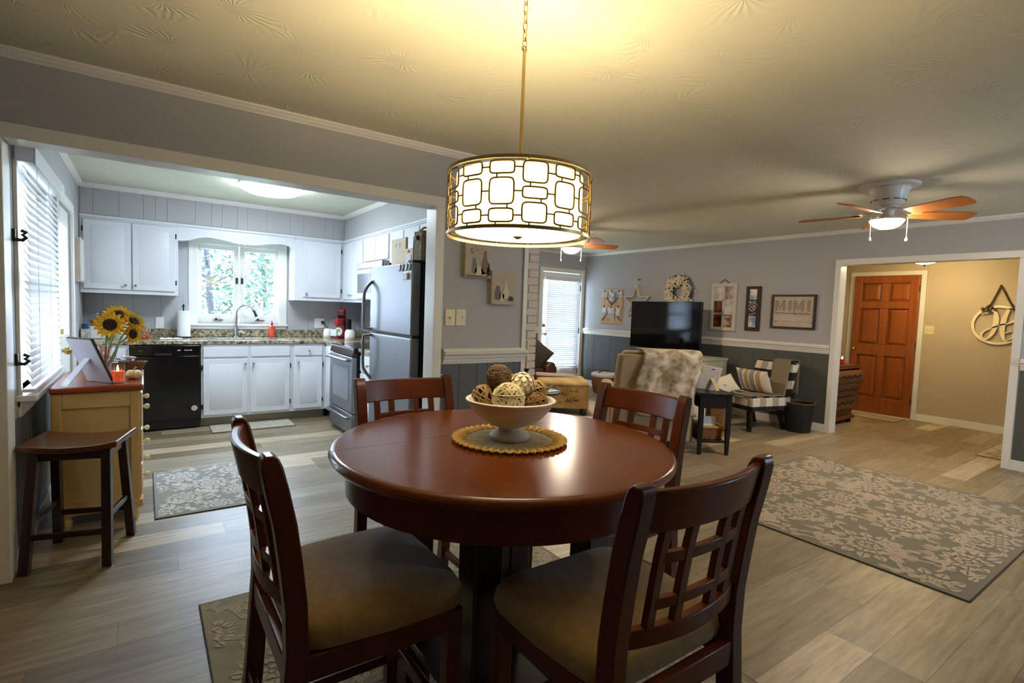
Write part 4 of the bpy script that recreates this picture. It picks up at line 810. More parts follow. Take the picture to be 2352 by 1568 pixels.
for (a, b_) in (((-.158, -.165, .17), (.158, -.165, .17)), ((-.158, .165, .17), (.158, .165, .17)), ((-.157, -.16, .24), (-.157, .16, .24)), ((.157, -.16, .24), (.157, .16, .24))):
    c = (Vector(a)+Vector(b_))/2; h_ = (Vector(b_)-Vector(a))/2; obj('stretcher', MB().obox(c, (abs(h_.x)+.009, abs(h_.y)+.009, .014), Matrix.Identity(3)), 'darkwood', st, .002)
# ============================================================ DINING
TX, TY, TT = .975, 1.406, .915
tb = thing('dining_table', 'round counter-height dark cherry dining table', 'table', (TX, TY, 0))
prof = [(.01, .882), (.53, .882), (.543, .884), (.551, .892), (.553, .900), (.549, .909), (.541, .9145), (.533, .915), (.52, .915), (.40, .915), (.01, .915)]
obj('tabletop', MB().lathe(prof, 0, 0, 96), 'top', tb)
sd = Matrix.Rotation(math.radians(-38+50), 3, 'Z')
obj('leaf_seam', MB().obox((0, 0, .9149), (.535, .0009, .0003), Matrix.Rotation(math.radians(2), 3, 'Z')).mv(0, .14, 0), 'darkwood', tb)
obj('apron', MB().lathe([(.49, .785), (.503, .785), (.503, .882), (.49, .882)], 0, 0, 72, False), 'wood', tb)
for sx in (-1, 1):
    for sy in (-1, 1): obj('leg', MB().box(sx*.21-.046, sy*.21-.046, 0, sx*.21+.046, sy*.21+.046, .882), 'darkwood', tb, .006)
obj('shelf', B(-.25, -.25, .20, .25, .25, .225), 'darkwood', tb, .004)
obj('cross_rail', MB().box(-.20, -.012, .82, .20, .012, .88).box(-.012, -.20, .82, .012, .20, .88), 'darkwood', tb)
for k in range(4):
    a = k*PI/2; m_ = Matrix.Rotation(a, 3, 'Z'); obj('shelf_rail', MB().obox(m_@Vector((0, -.21, .18)), (.165, .012, .025), m_), 'darkwood', tb, .002)
# ---- chair, local +y is the front
def rear_y(z):
    P = [(0, -.255), (.30, -.222), (.60, -.203), (.72, -.206), (.88, -.228), (1.04, -.262)]
    for (a, p), (b_, q) in zip(P, P[1:]):
        if z <= b_: return p+(q-p)*(z-a)/(b_-a)
    return P[-1][1]
SAG = .034
def bow(x): return -SAG*(1-(x/.19)**2) if abs(x) < .19 else 0
def make_chair():
    t = thing('dining_chair', 'x', 'chair', (0, 0, 0), 0, 'counter-height chairs around the round table')
    for s in (-1, 1):
        R = []
        for z in (0, .15, .30, .45, .60, .70, .80, .88, .96, 1.01, 1.027, 1.036):
            y = rear_y(z); hw = .0215; hd = .023 if z < 1.0 else (.021 if z < 1.02 else (.017 if z < 1.03 else .010))
            R.append([(s*.205+a*hw, y+b_*hd, z) for a, b_ in ((-1, -1), (1, -1), (1, 1), (-1, 1))])
        obj('leg', MB().rings(R), 'wood', t, .004)
        obj('leg', MB().rings([[(s*.198+a*h, .185+b_*h, z) for a, b_ in ((-1, -1), (1, -1), (1, 1), (-1, 1))] for z, h in ((0, .016), (.35, .0205), (.575, .0215))]), 'wood', t, .003)
    def curved(z0, z1, x0, x1, th, n=12):
        R = []
        for i in range(n+1):
            x = x0+(x1-x0)*i/n; R.append([(x, rear_y(z)+bow(x)+d, z) for z, d in ((z0, -th/2), (z0, th/2), (z1, th/2), (z1, -th/2))])
        return MB().rings(R)
    obj('top_rail', curved(.932, 1.022, -.188, .188, .022), 'wood', t, .005)
    obj('lower_rail', curved(.682, .722, -.188, .188, .022), 'wood', t, .003)
    for x in (-.128, -.058, .058, .128):
        R = [[(x+a*.0125, rear_y(z)+bow(x)+b_*.008, z) for a, b_ in ((-1, -1), (1, -1), (1, 1), (-1, 1))] for z in (.72, .78, .84, .90, .934)]
        obj('slat', MB().rings(R), 'wood', t, .002)
    for z0 in (.758, .858): obj('cross_bar', curved(z0, z0+.025, -.128, .128, .016, 10), 'wood', t, .002)
    obj('seat_rail', MB().box(-.198, .168, .52, .198, .20, .578).box(-.217, -.20, .52, -.19, .185, .578).box(.19, -.20, .52, .217, .185, .578).box(-.19, -.225, .52, .19, -.20, .578), 'wood', t, .003)
    def cu(u, v):
        a, b_ = 2*u-1, 2*v-1; return a, b_
    n = 18; P = []
    def ring(k, z):   # rounded-square outline
        out = []
        for i in range(48):
            a = 2*PI*i/48; c, s = math.cos(a), math.sin(a); e = .28; x = math.copysign(abs(c)**e, c); y = math.copysign(abs(s)**e, s)
            wd = .232-.018*(y < 0)*abs(y); out.append((x*wd*k, .012+y*.215*k, z))
        return out
    obj('seat_cushion', MB().rings([ring(.93, .578), ring(.985, .583), ring(1.0, .600), ring(.985, .622), ring(.94, .638), ring(.85, .648), ring(.6, .655), ring(.3, .657), ring(.02, .658)]), 'seat', t)
    obj('stretcher', MB().box(-.19, .178, .235, .19, .198, .275), 'wood', t, .003)
    for s in (-1, 1): obj('stretcher', MB().obox((s*.203, -.022, .20), (.009, .20, .015), Matrix.Identity(3)), 'wood', t, .002)
    obj('stretcher', MB().box(-.19, -.238, .30, .19, -.222, .33), 'wood', t, .002)
    return t
ch0 = make_chair()
spots = [((.465, 1.345), -90, 'cherry lattice-back chair on the kitchen-rug side, seat turned toward the fridge-side table leg, nearest the stool'),
         ((.955, .885), 0, 'cherry lattice-back chair with its back closest to the viewpoint and the patterned hall rug'),
         ((.945, 1.895), 180, 'cherry lattice-back chair standing before the refrigerator across the table'),
         ((1.455, 1.445), 93, 'cherry lattice-back chair standing before the beige armchair')]
spots[0] = (spots[0][0], spots[0][1], 'cherry lattice-back chair seen side-on, on the side of the saddle stool')
for i, (p, a, lab) in enumerate(spots):
    o = ch0 if i == 0 else copy_tree(ch0); o.location = (p[0], p[1], 0); o.rotation_euler = (0, 0, math.radians(a)); o['label'] = lab
# ---- placemat, bowl and balls
PX, PY = .992, 1.398
t = thing('round_placemat', 'round jute placemat with a looped straw edge under the bowl', 'placemat', (PX, PY, .9153))
obj('centre', MB().lathe([(.145, 0), (.147, .003), (.14, .006), (.1, .005), (.02, .005)], 0, 0, 48), 'jute', t)
lp = MB()
for k in range(46):
    a = 2*PI*k/46; c, s = math.cos(a), math.sin(a); pts = []
    for q in range(9):
        b_ = PI*q/8; rr = .143+.047*math.sin(b_) if q not in (0, 8) else .143; off = (.0115)*math.cos(b_); pts.append((c*rr-s*off, s*rr+c*off, .005+.004*math.sin(b_)))
    lp.tube(pts, .0042, 6)
    pts = [(c*.147, s*.147, .004), (c*.178, s*.178, .005)]; lp.tube(pts, .003, 5)
obj('looped_edge', lp, 'straw', t)
BZ_ = .9215
t = thing('pedestal_bowl', 'cream distressed wooden pedestal bowl on the placemat', 'bowl', (PX, PY, BZ_))
obj('foot', MB().rings([[(r*(1+(.02 if fl_ and k % 2 else 0))*math.cos(2*PI*k/64), r*(1+(.02 if fl_ and k % 2 else 0))*math.sin(2*PI*k/64), z) for k in range(64)] for r, z, fl_ in ((.062, 0, 0), (.066, .004, 0), (.067, .012, 1), (.058, .022, 1), (.048, .027, 0), (.04, .034, 0), (.038, .043, 0))]), 'bowl', t)
obj('bowl', MB().lathe([(.038, .04), (.07, .05), (.105, .073), (.13, .10), (.143, .123), (.149, .126), (.15, .132), (.145, .135), (.139, .131), (.135, .12), (.12, .097), (.09, .072), (.05, .058), (.01, .056)], 0, 0, 64), 'bowl', t)
def vine_ball(label, p, r, m1, n, tr, seed, core=.8):
    random.seed(seed); t = thing('vine_ball', label, 'ball', p, 0, 'decorative balls in the bowl'); v = MB()
    for k in range(n):
        ax = Vector((random.gauss(0, 1), random.gauss(0, 1), random.gauss(0, 1))).normalized(); u = ax.orthogonal().normalized(); w_ = ax.cross(u); off = random.uniform(-.55, .55)*r; rr = math.sqrt(r*r-off*off)*random.uniform(.95, 1.0)
        v.tube([ax*off+u*math.cos(2*PI*i/22)*rr+w_*math.sin(2*PI*i/22)*rr for i in range(22)], tr*random.uniform(.7, 1.3), 5, True, flat=.6)
    o = obj('vines', v, m1, t); o['kind'] = 'stuff'; obj('core', MB().sphere((0, 0, 0), r*core, 14, 10), 'coremat', t); return t
bz = BZ_
def bp(dx, dz, dy): # right, up, away from the viewpoint, in metres about the bowl
    return (PX+.8174*dx+.5762*dy, PY-.575*dx+.8151*dy, bz+dz)
vine_ball('whitewashed vine ball at the front of the bowl', bp(-.008, .142, -.062), .052, 'vinew', 46, .0032, 1, .86)
vine_ball('open tan vine ball at the kitchen side of the bowl', bp(-.088, .138, -.012), .041, 'vine', 22, .0034, 2)
vine_ball('brown vine ball low on the living-room side of the bowl', bp(.083, .122, -.03), .040, 'vined', 26, .0028, 3)
vine_ball('tan vine ball at the back of the bowl beside the cream ball', bp(.088, .155, .05), .036, 'vine', 24, .0028, 4)
vine_ball('dark vine ball hidden at the very back of the bowl', bp(.005, .165, .085), .040, 'vined', 30, .002, 5)
t = thing('twine_ball', 'brown twine-wrapped ball on top of the pile', 'ball', bp(-.042, .205, -.005), 0, 'decorative balls in the bowl')
tw = MB(); random.seed(8)
for k in range(150):
    ax = Vector((random.gauss(0, .5), random.gauss(0, .5), random.gauss(0, 1))).normalized(); u = ax.orthogonal().normalized(); w_ = ax.cross(u); off = random.uniform(-.9, .9)*.0405; rr = math.sqrt(.0405**2-off**2); a0 = random.random()*6
    tw.tube([ax*off+u*math.cos(a0+.22*i)*rr+w_*math.sin(a0+.22*i)*rr for i in range(9)], .0021, 5)
o = obj('twine', tw, 'twine', t); o['kind'] = 'stuff'; obj('core', MB().sphere((0, 0, 0), .0395, 20, 14), 'twine', t)
t = thing('carved_ball', 'cream ball of overlapping carved petals in the bowl', 'ball', bp(.037, .183, -.008), 0, 'decorative balls in the bowl')
obj('core', MB().sphere((0, 0, 0), .037, 20, 14), 'vinew', t)
sc_ = []
for i in range(8):
    th = PI*(i+.6)/8.4; nn = max(4, int(round(11*math.sin(th))))
    for k in range(nn):
        ph = 2*PI*(k+.5*(i % 2))/nn; d = Vector((math.sin(th)*math.cos(ph), math.sin(th)*math.sin(ph), math.cos(th))); e1 = Vector((math.cos(th)*math.cos(ph), math.cos(th)*math.sin(ph), -math.sin(th))); e2 = d.cross(e1)
        ps = [d*.0375-e1*.008]+[d*.0405+e1*(.010*math.cos(a))+e2*(.0085*math.sin(a)) for a in (-1.9, -1.0, 0, 1.0, 1.9)]
        sc_.append(MB().add(ps+[d*.0375+e1*.004], [(0, 1, 2, 6), (6, 2, 3), (6, 3, 4), (0, 6, 4, 5)]))
pm = MB()
for s_ in sc_: pm.add(s_.v, s_.f)
o = obj('petal_scales', pm, mat('ivory carved petals', rgb(250, 234, 196), .5), t); o['kind'] = 'stuff'
# ---- pendant
pd = thing('drum_pendant', 'drum pendant lamp with a champagne metal lattice over a lit shade', 'pendant lamp', (1.008, 1.415, ZC))
Zp = lambda z: z-ZC
obj('canopy', MB().lathe([(.065, 0), (.065, -.01), (.05, -.022), (.015, -.03)], 0, 0, 28), 'gold', pd)
links = []; z = -.03
k = 0
while z > Zp(2.19)+.02:
    L_ = .034; a = k*PI/2
    pts = [(math.cos(a)*.0075*math.cos(b_), math.sin(a)*.0075*math.cos(b_), z-L_/2+.019*math.sin(b_)) for b_ in [2*PI*q/14 for q in range(14)]]
    obj('chain_link', MB().tube(pts, .0017, 6, True), 'gold', pd); z -= L_*.82; k += 1
obj('rod', MB().cyl((0, 0, Zp(2.185)), (0, 0, Zp(1.83)), .0055, .0065, 12).tube([(.009*math.cos(b_), 0, Zp(2.19)+.009*math.sin(b_)) for b_ in [2*PI*q/12 for q in range(12)]], .002, 6, True), 'gold', pd)
obj('socket_cup', MB().lathe([(.012, Zp(1.835)), (.014, Zp(1.83)), (.014, Zp(1.775)), (.011, Zp(1.77))], 0, 0, 18), 'gold', pd)
R0, RI, ZT, ZB = .234, .206, 1.785, 1.588
obj('shade', MB().lathe([(RI, Zp(ZB+.008)), (RI, Zp(ZT-.006)), (RI-.002, Zp(ZT-.006)), (RI-.002, Zp(ZB+.008))], 0, 0, 72, False), 'shade', pd)
obj('diffuser', MB().lathe([(RI-.002, Zp(ZB+.012)), (RI-.004, Zp(ZB+.009)), (.02, Zp(ZB+.007)), (.001, Zp(ZB+.007))], 0, 0, 60, False), 'lampwhite', pd)
obj('finial', MB().lathe([(.017, Zp(ZB+.007)), (.017, Zp(ZB+.001)), (.006, Zp(ZB-.006)), (.001, Zp(ZB-.007))], 0, 0, 20), 'gold', pd)
spk = MB()
for k in range(3):
    a = 2*PI*k/3; spk.cyl((0, 0, Zp(ZT-.01)), (R0*math.cos(a), R0*math.sin(a), Zp(ZT-.004)), .003, n=6)
obj('spider', spk, 'gold', pd)
for z0 in (ZT, ZB): obj('rim', MB().lathe([(R0-.002, Zp(z0-.005)), (R0+.002, Zp(z0-.005)), (R0+.002, Zp(z0+.005)), (R0-.002, Zp(z0+.005)), (R0-.002, Zp(z0-.005))], 0, 0, 72, False), 'gold', pd)
NC = 15; H_ = ZT-ZB-.012; cell_meshes = {}
def cell(a0, zc, wd, ht):
    pts = []
    for i in range(40):
        b_ = 2*PI*i/40; c, s = math.cos(b_), math.sin(b_); e = .36; x = math.copysign(abs(c)**e, c)*wd/2; y = math.copysign(abs(s)**e, s)*ht/2
        pts.append((R0*math.cos(a0+x/R0), R0*math.sin(a0+x/R0), Zp(zc+y)))
    return pts
for k in range(NC):
    a0 = 2*PI*k/NC+.1; P_ = (.26, .47, .27) if k % 3 != 1 else (.39, .24, .37); zz = ZT-.006; cw = .073
    for i, f in enumerate(P_):
        ht = H_*f-.012; zc = zz-.006-ht/2; obj('lattice_cell', MB().tube(cell(a0, zc, cw, ht), .0027, 6, True), 'lattice', pd)
        jb = MB(); off = (.25 if i % 2 else -.2)*cw
        jb.tube([(R0*math.cos(a0+off/R0), R0*math.sin(a0+off/R0), Zp(zc-ht/2)), (R0*math.cos(a0+off/R0), R0*math.sin(a0+off/R0), Zp(zc-ht/2-.012))], .0024, 6)
        a1 = a0+cw/2/R0; a2 = a0+2*PI/NC-cw/2/R0; jb.tube([(R0*math.cos(a1), R0*math.sin(a1), Zp(zc)), (R0*math.cos((a1+a2)/2), R0*math.sin((a1+a2)/2), Zp(zc)), (R0*math.cos(a2), R0*math.sin(a2), Zp(zc))], .0024, 6)
        obj('lattice_joint', jb, 'lattice', pd); zz -= H_*f
def point(name, loc, e, col, r, parent=None):
    l = bpy.data.lights.new(name, 'POINT'); l.energy = e; l.color = col; l.shadow_soft_size = r; o = bpy.data.objects.new(name, l); C.objects.link(o); o.location = loc
    if parent: o.parent = parent
    return o
for k in range(3):
    a = 2*PI*k/3+.5; point('bulb', (.06*math.cos(a), .06*math.sin(a), Zp(1.71)), PENDANT_UP/3, (1.0, .76, .43), .03, pd)
    obj('bulb_glass', MB().lathe([(.006, Zp(1.752)), (.012, Zp(1.748)), (.014, Zp(1.742))], .06*math.cos(a), .06*math.sin(a), 10), 'gold', pd)
# ---- switches and canvases on the wall by the opening
plate_y('light_switch', 'ivory switch plate with a toggle and a white label, next to the opening casing', 1.752, YA-.0, 1.278, .08, .118, 'plate', 'switch', 'switch')
t = plate_y('light_switch', 'blank ivory wall plate, second from the opening casing', 1.837, YA-.0, 1.28, .08, .118, 'plate', None, 'switch'); obj('screw', MB().cyl((.012, -.009, -.002), (.012, -.0068, -.002), .004, n=8).cyl((.01, -.009, .014), (.01, -.0068, .014), .003, n=8), 'bronze', t)
def vase(pr_, cx, z0, s, w_): return MB().prism([(cx+x*w_, z0+z*s) for x, z in pr_]+[(cx-x*w_, z0+z*s) for x, z in pr_[::-1]], 'y', -.0385, -.0375)
VA = [(.35, 0), (.5, .1), (.48, .45), (.2, .75), (.16, .95), (.2, 1.0)]; VB = [(.3, 0), (.5, .15), (.5, .55), (.3, .85), (.34, 1)]; VC = [(.42, 0), (.42, 1)]
def canvas(label, x, z, items):
    t = thing('canvas_print', label, 'picture', (x, YA, z), 0, 'pair of still-life canvases'); obj('canvas', B(0, -.037, 0, .216, 0, .245), mat('canvas cream', rgb(196, 186, 166), .8, noise=(rgb(182, 172, 154), 6, 4, S1, .3)), t, .003)
    for (pr_, cx, z0, s, w_, col, nm) in items: obj('painted_'+nm, vase(pr_, cx, z0, s, w_), mat('paint %d %d %d' % col, rgb(*col), .8), t, smooth=False)
    return t
t = canvas('still-life canvas of four vases on a wicker tray, the higher of the two', 1.84, 1.567, [(VA, .165, .03, .165, .062, (128, 116, 106), 'vase'), (VB, .075, .03, .11, .042, (132, 132, 132), 'vase'), (VB, .115, .018, .07, .07, (222, 210, 180), 'jug'), (VA, .198, .02, .09, .03, (70, 56, 46), 'vase'), (VB, .155, .015, .03, .036, (200, 194, 178), 'cup')])
obj('painted_tray', B(.01, -.0382, .005, .20, -.0375, .018), mat('paint tray', rgb(130, 104, 76), .8), t)
random.seed(2); fl_ = MB()
for k in range(11): fl_.sphere((.075+random.gauss(0, .022), -.0375, .17+random.random()*.05), .004, 6, 4, sy=.3)
o = obj('painted_berries', fl_, mat('paint berry', rgb(96, 66, 56), .8), t); o['kind'] = 'stuff'
t = canvas('still-life canvas of pale vases, the lower of the two near the wall end', 2.069, 1.383, [(VA, .125, .045, .115, .056, (220, 208, 190), 'vase'), (VB, .055, .035, .10, .052, (122, 112, 110), 'vase'), (VC, .092, .018, .062, .046, (214, 200, 172), 'jug'), (VB, .172, .03, .034, .05, (86, 70, 60), 'bowl')])
fl_ = MB()
for k in range(14): fl_.sphere((.10+random.gauss(0, .03), -.0375, .15+random.random()*.06), .004, 6, 4, sy=.3)
o = obj('painted_sprigs', fl_, mat('paint sprig', rgb(160, 148, 130), .8), t); o['kind'] = 'stuff'
# ---- rugs with carved floral pile
def floral(w_, l_, sc, seed, zt):
    """leaves, blossoms and scrolls as low pile polygons on a w x l field"""
    random.seed(seed); out = MB(); fields = []
    def poly(ps):
        if all(.01 < p[0] < w_-.01 and .01 < p[1] < l_-.01 for p in ps):
            n_ = len(ps); cx = sum(p[0] for p in ps)/n_; cy = sum(p[1] for p in ps)/n_
            zq = zt+random.random()*.0009; out.add([(cx, cy, zq)]+[(p[0], p[1], zq) for p in ps], [(0, k+1, (k+1) % n_+1) for k in range(n_)])
    def leaf(x, y, a, L_, wd, bend=0):
        c, s = math.cos(a), math.sin(a)
        W_ = lambda f: wd*1.15*math.sin(PI*f**.75)*(1-.25*f)
        for sg in (1, -1):      # two halves either side of a fine vein
            ps = [(.06*L_, sg*.10*wd)]+[(q/6*L_, sg*max(W_(q/6), .1*wd)+bend*(q/6)**2*L_) for q in range(1, 6)]+[(L_, bend*L_)]+[(q/6*L_, sg*.13*wd+bend*(q/6)**2*L_) for q in (4, 2)]
            poly([(x+c*u-s*v, y+s*u+c*v) for u, v in ps])
    def scroll(x, y, a, L_, curl, wd):
        px, py = x, y; n_ = 14
        for q in range(n_):
            a2 = a+curl*(q/n_)**1.3; nx, ny = px+math.cos(a2)*L_/n_, py+math.sin(a2)*L_/n_; t_ = wd*(1-.6*q/n_)
            poly([(px-math.sin(a2)*t_, py+math.cos(a2)*t_), (nx-math.sin(a2)*t_, ny+math.cos(a2)*t_), (nx+math.sin(a2)*t_, ny-math.cos(a2)*t_), (px+math.sin(a2)*t_, py-math.cos(a2)*t_)])
            if q in (4, 8, 11): leaf(px, py, a2+1.0, L_*.28, wd*1.6); leaf(px, py, a2-1.0, L_*.24, wd*1.6)
            px, py, a = nx, ny, a
        leaf(px, py, a2, L_*.3, wd*2.2)
    def bloom(x, y, r):
        a0 = random.random()*6
        for ring, (ra, rb, n_, wd) in enumerate(((.10, .36, 6, .17), (.36, .70, 9, .19), (.70, 1.15, 13, .18))):
            for k in range(n_): a = a0+2*PI*(k+.5*ring)/n_; leaf(x+math.cos(a)*r*ra, y+math.sin(a)*r*ra, a, r*(rb-ra)*random.uniform(.9, 1.15), r*wd*.95)
        poly([(x+.075*r*math.cos(2*PI*k/8), y+.075*r*math.sin(2*PI*k/8)) for k in range(8)])
    nx = max(2, int(round(w_/sc))); ny = max(2, int(round(l_/sc)))
    for i in range(nx+1):
        for j in range(ny+1):
            x = (i+.5*(j % 2))*w_/nx+random.gauss(0, .05*sc); y = j*l_/ny+.25*sc+random.gauss(0, .05*sc); r = sc*random.uniform(.30, .40); bloom(x, y, r)
            for q in range(3): a = random.random()*2*PI; scroll(x+math.cos(a)*r*1.15, y+math.sin(a)*r*1.15, a+random.uniform(-.6, .6), sc*.55, random.choice((-2.2, 2.2)), sc*.02)
            for q in range(9): a = random.random()*2*PI; d_ = r*random.uniform(1.25, 1.8); leaf(x+math.cos(a)*d_, y+math.sin(a)*d_, a+random.uniform(-1, 1), sc*.2, sc*.045, .2)
    return out
def rug(label, x0, y0, x1, y1, m1, m2, sc, seed, h=.008, border=True):
    t = thing('rug', label, 'rug', (x0, y0, 0)); w_, l_ = x1-x0, y1-y0
    obj('field', B(0, 0, .0008, w_, l_, h), m1, t, .002)
    if m2 is not None: o = obj('floral_pile', floral(w_, l_, sc, seed, h+.0012), m2, t, smooth=False); o['kind'] = 'stuff'
    if border: obj('binding', MB().box(-.004, -.004, .0006, w_+.004, .004, h-.001).box(-.004, l_-.004, .0006, w_+.004, l_+.004, h-.001).box(-.004, 0, .0006, .004, l_, h-.001).box(w_-.004, 0, .0006, w_+.004, l_, h-.001), 'binding', t)
    return t
rug('large grey rug with ivory floral pattern on the open floor before the hall', 3.29, .70, 5.42, 2.45, 'rugbase', 'rugpat', .50, 21)
rug('taupe tone-on-tone rug under the round dining table', .19, .12, 1.84, 2.57, 'trug', 'trugpat', .34, 22)
rug('grey and ivory floral rug on the kitchen floor behind the dining chair', .045, 3.74, .70, 4.75, 'krug', 'krugpat', .27, 23)
rug('small beige mat before the sink base cabinet', .55, 5.93, 1.34, 6.30, mat('sink mat beige', rgb(186, 176, 156), .95), mat('sink mat pattern', rgb(214, 206, 188), .95), .16, 24)
# ============================================================ LIVING ROOM
def check_mat():
    m = bpy.data.materials.new('buffalo check'); m.use_nodes = True; N = m.node_tree.nodes; L = m.node_tree.links; b = N['Principled BSDF']; b.inputs['Roughness'].default_value = .95
    tc = N.new('ShaderNodeTexCoord'); sp = N.new('ShaderNodeSeparateXYZ'); L.new(tc.outputs['Object'], sp.inputs[0])
    def band(src, off):
        a = N.new('ShaderNodeMath'); a.operation = 'MULTIPLY_ADD'; a.inputs[1].default_value = 5.0; a.inputs[2].default_value = 40+off; L.new(src, a.inputs[0])
        f = N.new('ShaderNodeMath'); f.operation = 'FRACT'; L.new(a.outputs[0], f.inputs[0]); g = N.new('ShaderNodeMath'); g.operation = 'GREATER_THAN'; g.inputs[1].default_value = .5; L.new(f.outputs[0], g.inputs[0]); return g.outputs[0]
    sn = N.new('ShaderNodeSeparateXYZ'); L.new(tc.outputs['Normal'], sn.inputs[0])
    def pick(k, a_, b_):          # b_ where the face looks along axis k, else a_
        ab = N.new('ShaderNodeMath'); ab.operation = 'ABSOLUTE'; L.new(sn.outputs[k], ab.inputs[0]); g = N.new('ShaderNodeMath'); g.operation = 'GREATER_THAN'; g.inputs[1].default_value = .7; L.new(ab.outputs[0], g.inputs[0])
        mx = N.new('ShaderNodeMix'); L.new(g.outputs[0], mx.inputs[0]); L.new(a_, mx.inputs[2]); L.new(b_, mx.inputs[3]); return mx.outputs[0]
    s = N.new('ShaderNodeMath'); L.new(band(pick(0, sp.outputs[0], sp.outputs[1]), .1), s.inputs[0]); b2 = band(pick(2, sp.outputs[2], sp.outputs[1]), .45)
    m2 = N.new('ShaderNodeMath'); m2.operation = 'MULTIPLY'; m2.inputs[1].default_value = 2; L.new(b2, m2.inputs[0]); L.new(m2.outputs[0], s.inputs[1])
    d = N.new('ShaderNodeMath'); d.operation = 'DIVIDE'; d.inputs[1].default_value = 3.01; L.new(s.outputs[0], d.inputs[0])
    r = N.new('ShaderNodeValToRGB'); r.color_ramp.interpolation = 'CONSTANT'; e = r.color_ramp.elements; e[0].color = rgb(230, 220, 200); e[1].position = .25; e[1].color = rgb(176, 164, 146)
    a = e.new(.55); a.color = rgb(44, 40, 38); a = e.new(.9); a.color = rgb(16, 15, 16)
    L.new(d.outputs[0], r.inputs[0]); L.new(r.outputs[0], b.inputs['Base Color']); return m
def stripe_mat():
    m = bpy.data.materials.new('striped cushion'); m.use_nodes = True; N = m.node_tree.nodes; L = m.node_tree.links; b = N['Principled BSDF']; b.inputs['Roughness'].default_value = .95
    tc = N.new('ShaderNodeTexCoord'); sp = N.new('ShaderNodeSeparateXYZ'); L.new(tc.outputs['Object'], sp.inputs[0]); a = N.new('ShaderNodeMath'); a.operation = 'MULTIPLY_ADD'; a.inputs[1].default_value = 1/.52; a.inputs[2].default_value = .5; L.new(sp.outputs[0], a.inputs[0])
    r = N.new('ShaderNodeValToRGB'); r.color_ramp.interpolation = 'CONSTANT'; e = r.color_ramp.elements; cr, gy, tn = rgb(232, 220, 196), rgb(150, 150, 152), rgb(190, 156, 110)
    e[0].color = cr; e[1].position = .14; e[1].color = gy
    for p, c in ((.28, cr), (.33, tn), (.46, cr), (.50, gy), (.64, cr), (.68, tn), (.80, cr)): q = e.new(p); q.color = c
    L.new(a.outputs[0], r.inputs[0]); L.new(r.outputs[0], b.inputs['Base Color']); return m
M['check'] = check_mat(); M['stripe'] = stripe_mat()
# ---- beige armchair seen from behind, facing the television
ac = thing('beige_armchair', 'beige upholstered armchair seen from behind facing the television', 'armchair', (4.36, 3.68, 0), math.radians(-36.9))
obj('back', MB().rings([[(a*k, b_+y0, z) for a, b_ in ((-.40, -.07), (-.36, -.10), (.36, -.10), (.40, -.07), (.40, .05), (.36, .08), (-.36, .08), (-.40, .05))] for z, k, y0 in ((.10, 1.0, -.34), (.5, 1.0, -.36), (.80, .97, -.40), (.92, .95, -.42), (.955, .93, -.42))]), 'beige', ac, .02, seg=3)
obj('back_cushion', MB().rings([[(a*k, b_+y0, z) for a, b_ in ((-.33, -.06), (.33, -.06), (.33, .08), (-.33, .08))] for z, k, y0 in ((.45, 1.0, -.22), (.8, 1.02, -.28), (.96, .98, -.36), (.985, .9, -.37))]), 'beige', ac, .03, seg=3)
for s in (-1, 1): obj('arm', MB().box(min(s*.30, s*.41), -.30, .10, max(s*.30, s*.41), .40, .60), 'beige', ac, .03, seg=3)
obj('seat_cushion', B(-.30, -.28, .28, .30, .42, .47), 'beige', ac, .03, seg=3); obj('base', B(-.30, -.30, .08, .30, .38, .28), 'beige', ac)
for sx in (-1, 1):
    for sy in (-.33, .33): obj('foot', MB().cyl((sx*.33, sy, 0), (sx*.33, sy, .11), .022, .03), 'darkwood', ac)
# throw: over the top of the back and down the outside
def thr(u, v, off=0):
    x = -.17+.56*u+.03*math.sin(v*7)-.02*v; s = v*1.05
    if s < .12: y, z = -.26-.10*s/.12, .985+.015
    elif s < .26: f = (s-.12)/.14; y, z = -.36-.185*f, 1.0+.01*math.sin(PI*f)-.045*f*f
    else: f = (s-.26); y, z = -.545+.03*min(1, f*1.6)+.012*math.sin(u*14+v*3), .957-f*.74
    return (x, y-off, z+off*.5)
n1, n2 = 22, 30; g = MB()
A_ = [thr(i/n1, j/n2, .004) for j in range(n2+1) for i in range(n1+1)]; g.add(A_, [(j*(n1+1)+i, j*(n1+1)+i+1, (j+1)*(n1+1)+i+1, (j+1)*(n1+1)+i) for j in range(n2) for i in range(n1)])
tw_ = obj('throw_blanket', g, 'throw', None); tw_.location = ac.location; tw_.rotation_euler = ac.rotation_euler; so = tw_.modifiers.new('thick', 'SOLIDIFY'); so.thickness = .008; so.offset = 1
tag(tw_, 'mottled cream and brown throw over the back of the beige armchair', 'blanket')
